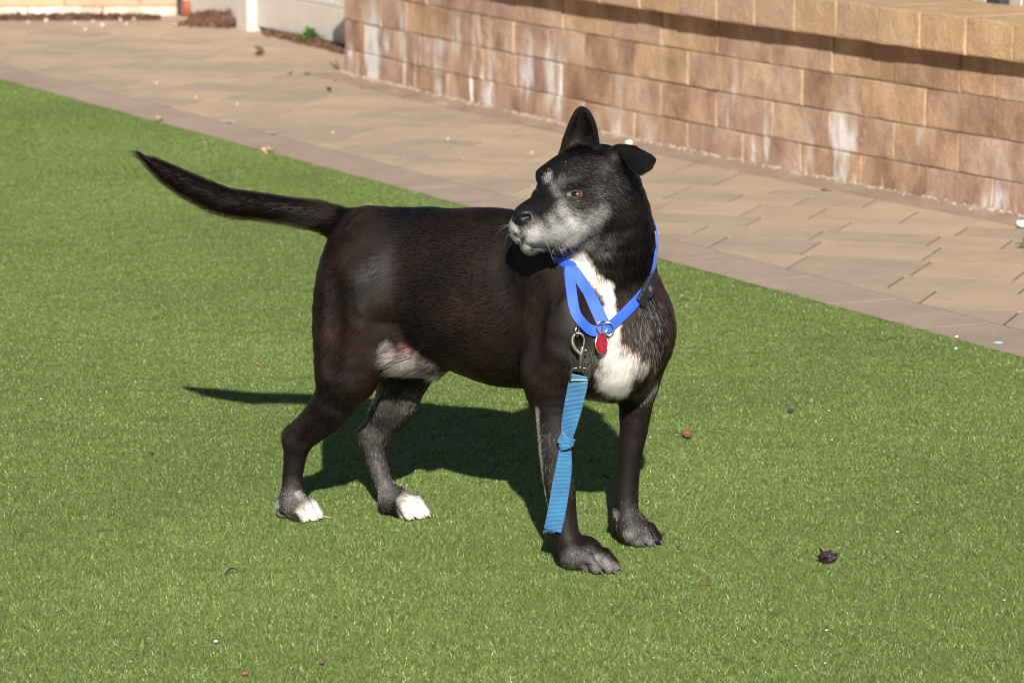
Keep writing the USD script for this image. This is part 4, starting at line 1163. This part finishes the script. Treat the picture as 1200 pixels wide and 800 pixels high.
# tag hanging from its split ring
tp = to_world(hk(704, 400, 0.012)); rc_ = to_world(hk(704.5, 383, 0.012))
tagt = thing("id_tag", "small red glittery oval tag with silver rim hanging from the collar", "pet tag", tp)
tn = unit(cv_ + np.array([0.75, 0, 0.0])); ts = unit(np.cross(Z3, tn)); tu = np.cross(tn, ts)
obj("split_ring", tube(ringpts(rc_ - tp, unit(np.array([1.0, 0.3, 0])), Z3, 0.0098, 0.0105), 0.0010, 8, True), M_CHROME, tagt, smooth=True)
th = np.linspace(0, 2 * np.pi, 32, endpoint=False)
oval = np.c_[0.0125 * np.cos(th) * (1 - 0.15 * np.sin(th)), 0.0185 * np.sin(th)]
ds = trimesh.creation.extrude_polygon(Polygon(oval), 0.0014, engine="earcut"); ds.apply_translation((0, 0, -0.0007))
RT3 = np.stack([ts, tu, tn]); obj("glitter_face", trimesh.Trimesh(ds.vertices @ RT3, ds.faces, process=False), M_RED, tagt)
obj("rim", tube(np.c_[oval, 0 * th] @ RT3, 0.0012, 6, True), M_CHROME, tagt, smooth=True)

# leash: its line hangs just in front of chest and leg
LP = [(677, 384), (677, 405), (679, 430), (678, 445), (673, 468), (668, 492), (664, 510), (662.5, 525), (660.5, 545), (656, 578), (651.5, 602), (647.5, 621)]
lh = np.array([to_world(hk(x, y))[1] for x, y in LP]); 
dep = np.array([lh[max(0, i - 1) : i + 2].min() for i in range(len(LP))]) - 0.012
for _ in range(2):
    dep = np.minimum(dep, np.r_[dep[0], (dep[:-2] + dep[2:]) / 2, dep[-1]])
lys = np.array([y for _, y in LP])


def lp(px, py, fwd=0.0):
    """World point of the leash seen at (px, py), on the surface in which it hangs."""
    d = ray(px, py); return EYE + d * ((np.interp(py, lys, dep) - fwd) / d[1])


lbase = lp(664, 517)
leash = thing("leash", "short light blue nylon leash with a knot and metal snap, hanging down the dog's foreleg", "leash", lbase)
X3 = np.array([1.0, 0.1, 0])


def leash_strap(name, pts, widths, twist):
    q = np.array([lp(*p) for p in pts]); k = 8 * len(q); q = spline(q, k); w = np.interp(np.linspace(0, 1, k), np.linspace(0, 1, len(widths)), widths) / 665
    tw = np.interp(np.linspace(0, 1, k), np.linspace(0, 1, len(twist)), twist)
    side = np.stack([np.cos(np.radians(tw)), -np.sin(np.radians(tw)), 0 * tw], 1)
    obj(name, ribbon(q - lbase, side, w, 0.0024, None, across=6), M_LEASH, leash, smooth=35)
    return q


leash_strap("strap", [(679, 440), (676, 455), (672, 475), (667, 497), (664, 512)], [21, 21.5, 21, 19, 15], [10, 15, 15, 25, 30])
leash_strap("strap", [(662.5, 524), (661, 545), (658, 565), (654, 590), (651, 606), (647.5, 621)], [14, 18, 20, 20.5, 20.5, 20.5], [-20, -5, 5, 5, 10, 15])
tabq = leash_strap("sewn_fold", [(679.5, 440), (678, 450), (675.5, 462)], [20, 20.5, 20.5], [10, 12, 15])
kc = lp(663.5, 517, 0.006)
for tilt, r1, r2, w, up in ((28, 0.0125, 0.0085, 0.017, 0.001), (-20, 0.0115, 0.0095, 0.010, -0.006), (55, 0.010, 0.010, 0.009, 0.004)):
    a = math.radians(tilt); u = np.array([math.cos(a), 0, -math.sin(a)]); v = np.array([0, 1.0, 0]); ax = np.cross(u, v)
    th = np.linspace(0, 2 * np.pi, 28, endpoint=False)
    q = ringpts(kc - lbase + [0, 0, up], u, v, r1, r2) if False else (kc - lbase + [0, 0, up]) + np.outer(np.cos(th), u) * r1 + np.outer(np.sin(th), v) * r2
    obj("knot_wrap", ribbon(q, np.broadcast_to(ax, q.shape), w, 0.003, None, closed=True), M_LEASH, leash, smooth=40)
g = np.random.default_rng(8); fr = []
for k in range(26):
    a0 = lp(637.5 + 20 * (k + 0.5) / 26, 620.5 - 2 * (k / 26)); fr.append(tube(spline([a0, a0 + g.normal(0, 0.0012, 3) - [0, 0, 0.003], a0 + g.normal(0, 0.0025, 3) - [0.001, 0, g.uniform(0.004, 0.009)]], 5) - lbase, np.linspace(0.0005, 0.0002, 5), 4))
obj("frayed_end", trimesh.util.concatenate(fr), M_LEASH, leash, kind="stuff")
# the snap: eye, hook, gate, knob, shaft and swivel loop
S = lambda *pts: np.array([lp(x, y, 0.004) for x, y in pts]) - lbase
snap = "snap"
obj("snap_hook", tube(spline(S((684.5, 398), (682.5, 392.5), (677.5, 390), (672.5, 393), (670.6, 400), (673, 407), (678, 412.5), (681, 415)), 40), np.interp(np.linspace(0, 1, 40), [0, 0.35, 0.65, 1], [0.0019, 0.0026, 0.0042, 0.0042]), 10), M_BRASS, leash, smooth=True)
obj("snap_gate", tube(S((684.8, 396.5), (684.2, 404), (683.2, 412)), 0.0016, 8), M_CHROME, leash, smooth=True)
obj("snap_knob", tube(S((684.5, 410.5), (687.6, 410.2)), 0.0022, 8), M_CHROME, leash, smooth=True)
obj("snap_shaft", tube(S((682.3, 406), (681.3, 416), (680, 430)), np.array([0.0036, 0.0040, 0.0036]), 10), M_BRASS, leash, smooth=True)
obj("swivel_collar", tube(S((679.9, 428.5), (679.6, 433.5)), 0.0062, 12), M_BRASS, leash, smooth=30)
obj("swivel_loop", tube(spline(S((668.5, 446), (668.3, 438), (671, 432.5), (676, 430.8), (683.5, 430.8), (688, 432.5), (690, 438), (689, 446)), 40), 0.0022, 8), M_BRASS, leash, smooth=True)
obj("swivel_bar", tube(S((668.5, 445.5), (689, 445.5)), 0.0018, 8), M_BRASS, leash, smooth=True)
th = np.linspace(0, 2 * np.pi, 24, endpoint=False)
rc2 = lp(676.5, 387.5, 0.002) - lbase
obj("collar_ring", tube(rc2 + np.outer(np.cos(th), unit(np.array([0.35, 1, 0]))) * 0.008 + np.outer(np.sin(th), Z3) * 0.0105, 0.0013, 8, True), M_CHROME, leash, smooth=True)

# --- fur
FUR = 1.0
if FUR:
    rng = np.random.default_rng(33)
    tri_v = bv[bf]; area = 0.5 * np.linalg.norm(np.cross(tri_v[:, 1] - tri_v[:, 0], tri_v[:, 2] - tri_v[:, 0]), axis=1)
    headm = np.isin(names, ["skull", "brow", "cheek", "muzzle", "bridge", "jaw", "throat", "head", "ear", "ear_base"])
    dens = np.where(headm, 2.2, 1.0) + white * 1.2 + grey * 0.6
    dens[isnose] = 0; dens[furl < 0.003] = 0
    for c, nrm, sg in eyes:
        dens[np.linalg.norm(((bv - c) @ HR.T) / [0.0150, 0.0150, 0.0115], axis=1) < 1.0] = 0
    dens[bv[:, 2] < 0.002] = 0
    dens[cKDTree(np.vstack([loop, loop + loopn * 0.006, loop - loopn * 0.006])).query(bv)[0] < 0.0085] = 0
    dens[cKDTree(ip).query(bv)[0] < 0.010] = 0
    wt = area * dens[bf].mean(1)
    NH = int(330000 * FUR)
    fi = rng.choice(len(bf), NH, p=wt / wt.sum()); bc = rng.dirichlet((1, 1, 1), NH)
    mixv = lambda arr: (arr[bf[fi]] * (bc[..., None] if arr.ndim == 2 else bc)).sum(1)
    root, nr, fl, ln = mixv(bv), unit(mixv(bn_)), mixv(flow), mixv(furl)
    w_, g_, b_ = mixv(white), mixv(grey), mixv(brown)
    swirl = np.stack([meshkit.noise(root * 45 + o, 4) - 0.5 for o in (0, 31, 77)], 1)
    fl = unit(fl + swirl * 0.22 + rng.normal(0, 0.09, (NH, 3)))
    tang = unit(fl - nr * (fl * nr).sum(1, keepdims=True))
    lift = np.clip(rng.normal(0.10, 0.05, NH) + 0.06 * (meshkit.noise(root * 30 + 9, 8) - 0.5), 0.06, 0.6)
    lift = np.where(mixv((names == "tail").astype(float)) > 0.5, lift + 0.10 + 0.25 * np.clip(-nr[:, 2], 0, 1), lift)
    u = rng.random(NH)
    iswhite = u < w_; isgrey = ~iswhite & (rng.random(NH) < g_)
    isbrown = ~iswhite & ~isgrey & (rng.random(NH) < 0.22 + 0.78 * np.minimum(1.3 * b_, 1))
    ln = 0.78 * ln * rng.uniform(0.6, 1.2, NH) * np.where(isgrey, 1.15, 1.0) * np.where(w_ > 0.3, 1.25, 1.0) * np.where((g_ > 0.3) & (root[:, 0] < 0.0) & (root[:, 2] > 0.2) & (root[:, 2] < 0.42), 1.7, 1.0)
    kk = np.array([0.0, 0.5, 1.0])
    d1 = unit(tang + nr * lift[:, None] * 1.5); d2 = unit(tang + nr * lift[:, None] * 0.9)
    pts = np.stack([root - nr * 0.0006, root + d1 * (ln * 0.5)[:, None], root + d1 * (ln * 0.5)[:, None] + d2 * (ln * 0.5)[:, None]], 1)
    pts[..., 2] = np.maximum(pts[..., 2], 0.0)

    def fur_mat(name, col, rough=0.32, ior=1.55):
        return L(name, {"p": ("principled_hair_bsdf", {"model": "Chiang", "parametrization": "Direct coloring", "color": col, "roughness": rough, "radial_roughness": 0.5, "random_roughness": 0.2, "random_color": 0.15, "offset": 0.035, "ior": ior})}, [], "p.BSDF")

    def fur(name, mask, mat, width, label):
        q = pts[mask]; n = len(q)
        if not n:
            return
        c = UsdGeom.BasisCurves.Define(stage, path_for(name, dog))
        c.CreateTypeAttr("linear"); c.CreateWrapAttr("nonperiodic")
        c.CreateCurveVertexCountsAttr(Vt.IntArray.FromNumpy(np.full(n, 3, np.int32)))
        c.CreatePointsAttr(Vt.Vec3fArray.FromNumpy(q.reshape(-1, 3).astype(np.float32)))
        c.CreateWidthsAttr(Vt.FloatArray.FromNumpy(np.tile(np.array([1.0, 0.85, 0.25], np.float32) * width, n))); c.SetWidthsInterpolation("vertex")
        UsdShade.MaterialBindingAPI.Apply(c.GetPrim()).Bind(mat); tag(c, label)

    istail = mixv((names == "tail").astype(float)) > 0.5
    thin = (rng.random(NH) < np.where((g_ + w_ > 0.15) | istail, 1.0, 0.8)) | iswhite | isgrey
    isbrown &= thin; dark = ~iswhite & ~isgrey & ~isbrown & thin
    fur("coat", dark, fur_mat("fur_black", (0.0055, 0.0040, 0.0034), 0.17, 1.19), 0.00028, "black short coat")
    fur("brown_coat", isbrown, fur_mat("fur_brown", (0.036, 0.0145, 0.008), 0.18, 1.21), 0.00028, "sun-bleached brownish hairs on the flanks")
    fur("grey_coat", isgrey, fur_mat("fur_grey", (0.84, 0.81, 0.78), 0.4), 0.00038, "grey hairs of muzzle, cheeks and belly")
    fur("white_coat", iswhite, fur_mat("fur_white", (0.92, 0.90, 0.85), 0.4), 0.00042, "white hairs of chest, throat and toes")

# whiskers: a few long stiff hairs from both sides of the muzzle
g = np.random.default_rng(61); wk = []
for sg in (-1, 1):
    for i in range(11):
        p0 = hp(g.uniform(0.03, 0.085), sg * 0.045, g.uniform(-0.085, -0.055)); p0 = p0 - grad_at(p0) * field_at(p0[None])[0]
        d = unit(grad_at(p0) * 0.9 + hv(g.uniform(-0.5, 0.3), 0, g.uniform(-0.9, -0.1))); l_ = g.uniform(0.025, 0.045)
        wk.append([p0, p0 + d * l_ * 0.5 + [0, 0, -0.001], p0 + d * l_ + hv(-0.006, 0, -0.008)])
wc = UsdGeom.BasisCurves.Define(stage, path_for("whiskers", dog))
wc.CreateTypeAttr("linear"); wc.CreateWrapAttr("nonperiodic"); wc.CreateCurveVertexCountsAttr(Vt.IntArray.FromNumpy(np.full(len(wk), 3, np.int32)))
wc.CreatePointsAttr(Vt.Vec3fArray.FromNumpy(np.array(wk, np.float32).reshape(-1, 3))); wc.CreateWidthsAttr(Vt.FloatArray.FromNumpy(np.tile(np.array([0.00045, 0.00035, 0.00012], np.float32), len(wk)))); wc.SetWidthsInterpolation("vertex")
UsdShade.MaterialBindingAPI.Apply(wc.GetPrim()).Bind(UsdShade.Material.Get(stage, "/World/Looks/fur_white")); tag(wc, "white whiskers on the muzzle")

# ------------------------------------------------------------------ odds and ends on turf and path
rng = np.random.default_rng(77)


def crumb(name, px, py, size, col, label, category, seed=0, group=None, squash=0.6, rough=0.35, z=0.0, mat=None):
    m = blob(seed + int(px), np.array([size, size * 0.8, size * squash]) / 2, 2, rough); m.apply_translation(ground(px, py) + [0, 0, z + size * squash * 0.4])
    return obj(name, m, mat or plain(f"crumb_{name}_{int(px)}_{int(py)}", col, 0.8, vary=0.2, bscale=80), smooth=40, label=label, category=category, group=group)


def curled(name, px, py, label, mat, nleaf, size, seed, category="dead leaf"):
    g = np.random.default_rng(seed); base = ground(px, py); x = thing(name, label, category, base)
    for k in range(nleaf):
        m = leaf_mesh(size * g.uniform(0.6, 1.0), size * g.uniform(0.35, 0.6), g.uniform(-0.5, 0.7), 7)
        m.vertices = m.vertices @ (rot([0, 0, 1], g.uniform(0, 360)) @ rot([0, 1, 0], -g.uniform(0, 50)) @ rot([1, 0, 0], g.uniform(-60, 60))).T + np.r_[g.normal(0, size * 0.13, 2), g.uniform(0.002, size * 0.22)]
        obj("leaf_blade", m, mat, x)
    return x


M_DRY = plain("dried_purple", (0.035, 0.014, 0.02), 0.6, vary=0.5, bscale=120)
M_DRYB = plain("dried_brown", (0.11, 0.05, 0.03), 0.8, vary=0.4, bscale=80)
M_DRYR = plain("dried_red", (0.19, 0.055, 0.035), 0.75, vary=0.3, bscale=90)
M_CREAM = plain("dried_cream", (0.40, 0.29, 0.18), 0.8, vary=0.25, bscale=60)
dbl = curled("dried_blossom", 970, 657, "dark purple crumpled dried blossom on the turf at lower right", M_DRY, 9, 0.022, 5, "dried flower")
bb = blob(12, (0.016, 0.013, 0.009), 3, 0.55, 2.6); bb.apply_translation((0, 0, 0.007)); obj("crumpled_heart", bb, M_DRY, dbl, smooth=40)
rl = thing("stemmed_bud", "reddish brown dry bud on a thin stem lying on the turf behind the dog", "dried bud", ground(805, 511))
rb0 = ground(805, 511)
b5 = blob(9, (0.0105, 0.007, 0.0065), 2, 0.3); b5.apply_translation((0, 0, 0.006)); obj("bud", b5, M_DRYR, rl, smooth=40)
b6 = blob(10, (0.009, 0.005, 0.003), 2, 0.3); b6.apply_translation((0.002, -0.009, 0.003)); obj("bud_scale", b6, M_DRYB, rl, smooth=40)
obj("stem", tube(spline([(-0.010, 0, 0.006), ground(787, 509) - rb0 + [0, 0, 0.004], ground(774, 506.5) - rb0 + [0, 0, 0.006]], 8), 0.0009, 6), M_DRYB, rl)


def twig(px0, py0, px1, py1, label, mat, r=0.0013, bend=0.004):
    a, b = ground(px0, py0, 0.002), ground(px1, py1, 0.003); m = (a + b) / 2 + [0, 0, bend]
    return obj("twig", tube(spline([a, m, b], 7), np.linspace(r, r * 0.6, 7), 6), mat, smooth=True, label=label, category="twig")


twig(815, 685, 835, 683, "short dark red twig on the turf right of the dog's front paw", M_DRYR)
twig(795, 352, 806, 349, "tiny reddish twig on the turf just right of the dog's chest", M_DRYR, 0.0017)
twig(264, 671, 278, 667.5, "small dark bent twig on the turf left below the hind paws", M_DRY, 0.0016, 0.006)
twig(1029, 527, 1008, 526, "thin pale brown twig far right on the turf level with the leash", M_DRYB, 0.0009)
crumb("seed", 927, 482, 0.013, (0.03, 0.03, 0.075), "blue-black seed on the turf right of the dog", "seed", 1)
crumb("seed", 178, 532, 0.009, (0.035, 0.025, 0.02), "dark seed on the turf at the left below the tail's shadow", "seed", 2)
crumb("seed", 777, 626, 0.007, (0.03, 0.03, 0.05), "tiny dark seed beside the dog's far front paw", "seed", 3)
crumb("petal", 377, 777, 0.009, (0.10, 0.05, 0.10), "purplish petal scrap near the bottom edge of the turf", "petal", 4)
crumb("leaf_scrap", 287, 790, 0.011, (0.22, 0.07, 0.05), "red-brown leaf scrap at the bottom edge of the turf", "leaf scrap", 5)
crumb("leaf_scrap", 302, 427, 0.008, (0.30, 0.12, 0.08), "pinkish leaf scrap on the turf left of the thigh", "leaf scrap", 6)
crumb("paper_scrap", 253, 752, 0.007, (0.35, 0.55, 0.68), "pale blue paper scrap on the turf at lower left", "paper scrap", 7)
crumb("paper_scrap", 1120, 409, 0.008, (0.30, 0.45, 0.80), "blue paper scrap on the turf by its edge at the right", "paper scrap", 8)
crumb("paper_scrap", 1170, 402, 0.022, (0.42, 0.50, 0.70), "grey-blue paper scrap on the border pavers at the right edge", "paper scrap", 9, squash=0.2)
crumb("paper_scrap", 1121, 395, 0.007, (0.75, 0.75, 0.75), "white paper scrap at the turf's very edge on the right", "paper scrap", 10)
crumb("pebble", 1197, 265, 0.03, (0.72, 0.70, 0.66), "white stone beside the wall's foot at the right edge", "pebble", 11)
crumb("pebble", 737, 169, 0.026, (0.75, 0.72, 0.68), "white pebble on the path just above the folded ear", "pebble", 12)
M_PEB = plain("pale_pebble", (0.50, 0.41, 0.30), 0.75, vary=0.15, bscale=60)
for i, (x, y, w) in enumerate([(183, 98, "leftmost of the small pale pebbles on the path, above the tail tip"), (229, 115, "small pale pebble on the path, second from the left, above the tail"), (278, 123, "small pale pebble on the path, third from the left, above the tail's middle"),
                                (390, 156, "small pale pebble on the path above the tail's root"), (525, 164, "small pale pebble on the path above the middle of the dog's back"), (623, 180, "small pale pebble on the path just left of the dog's standing ear")]):
    crumb("pebble", x, y, 0.011, None, w, "pebble", 20 + i, "pale pebbles scattered on the path", 0.7, 0.2, mat=M_PEB)
order = "leftmost second third fourth fifth sixth seventh eighth ninth rightmost".split()
for i, (x, y) in enumerate(sorted([(54, 26), (120, 31.5), (148, 30), (157, 24), (141, 24.5), (109, 26.5), (33, 27.5), (206, 31), (100, 36), (88, 28)])):
    crumb("berry", x, y, 0.020 if x in (54, 120) else 0.014, None, f"round pale dry berry by the far wall's leaf drift, {order[i]} of ten" if i in (0, 9) else f"round pale dry berry by the far wall's leaf drift, {order[i]} from the left", "berry", 40 + i, "pale berries along the far wall", 0.9, 0.12, mat=M_PEB)
curled("fallen_leaf", 309, 65, "brown curled dead leaf on the path in front of the white fence", M_DRYB, 3, 0.055, 31)
curled("fallen_leaf", 393, 81, "dark curled dead leaf at the near end corner of the block wall", M_DRYB, 3, 0.05, 32)
curled("fallen_leaf", 339, 88, "small dead leaf on the path midway between turf and wall end", M_DRYB, 2, 0.03, 33)
curled("fallen_leaf", 387, 107, "small dark dead leaf on the path below the wall's end", M_DRYB, 2, 0.032, 34)
curled("fallen_leaf", 185, 143, "cream coloured dry leaves at the turf's edge above the tail tip", M_CREAM, 8, 0.028, 35)
curled("fallen_leaf", 316, 179, "cream and tan dry leaf scraps at the turf's edge above the tail", M_CREAM, 8, 0.026, 36)
g = np.random.default_rng(91); gr = []
for k in range(700):
    s_ = g.uniform(0, 6); w_ = abs(g.normal(0, 0.022)); m = blob(k % 9, np.full(3, g.uniform(0.0015, 0.0045)), 0, 0.3); m.apply_translation(wall_pt(s_, -w_ - 0.006, 0.002)); gr.append(m)
obj("grit", trimesh.util.concatenate(gr), plain("pale_grit", (0.42, 0.34, 0.25), 0.9, vary=0.4, bscale=200), kind="stuff", label="pale sandy grit along the foot of the near block wall", category="grit")

g = np.random.default_rng(14); sp_ = {0: [], 1: []}
for k in range(80):
    y_ = g.uniform(5.3, 10.5); x_ = g.uniform(-1, 1) * y_ * 0.15
    if (np.array([x_, y_, 0]) - EDGE0) @ NRM > -0.05 or abs(x_ + 0.06) < 0.35 and abs(y_ - 6.6) < 0.4:
        continue
    m = blob(k % 7, np.array([1.3, 0.8, 0.5]) * g.uniform(0.0012, 0.0028), 1, 0.4); m.apply_transform(trimesh.transformations.rotation_matrix(g.uniform(0, 6.28), [0, 0, 1])); m.apply_translation((x_, y_, 0.002)); sp_[k % 2].append(m)
for q, col, w in ((0, (0.06, 0.04, 0.03), "dark crumbs of soil and leaf scattered thinly over the turf"), (1, (0.55, 0.52, 0.42), "pale crumbs scattered thinly over the turf")):
    obj("crumbs", trimesh.util.concatenate(sp_[q]), plain(f"crumbs_{'dark' if q == 0 else 'pale'}", col, 0.9, vary=0.3), kind="stuff", label=w, category="crumbs")
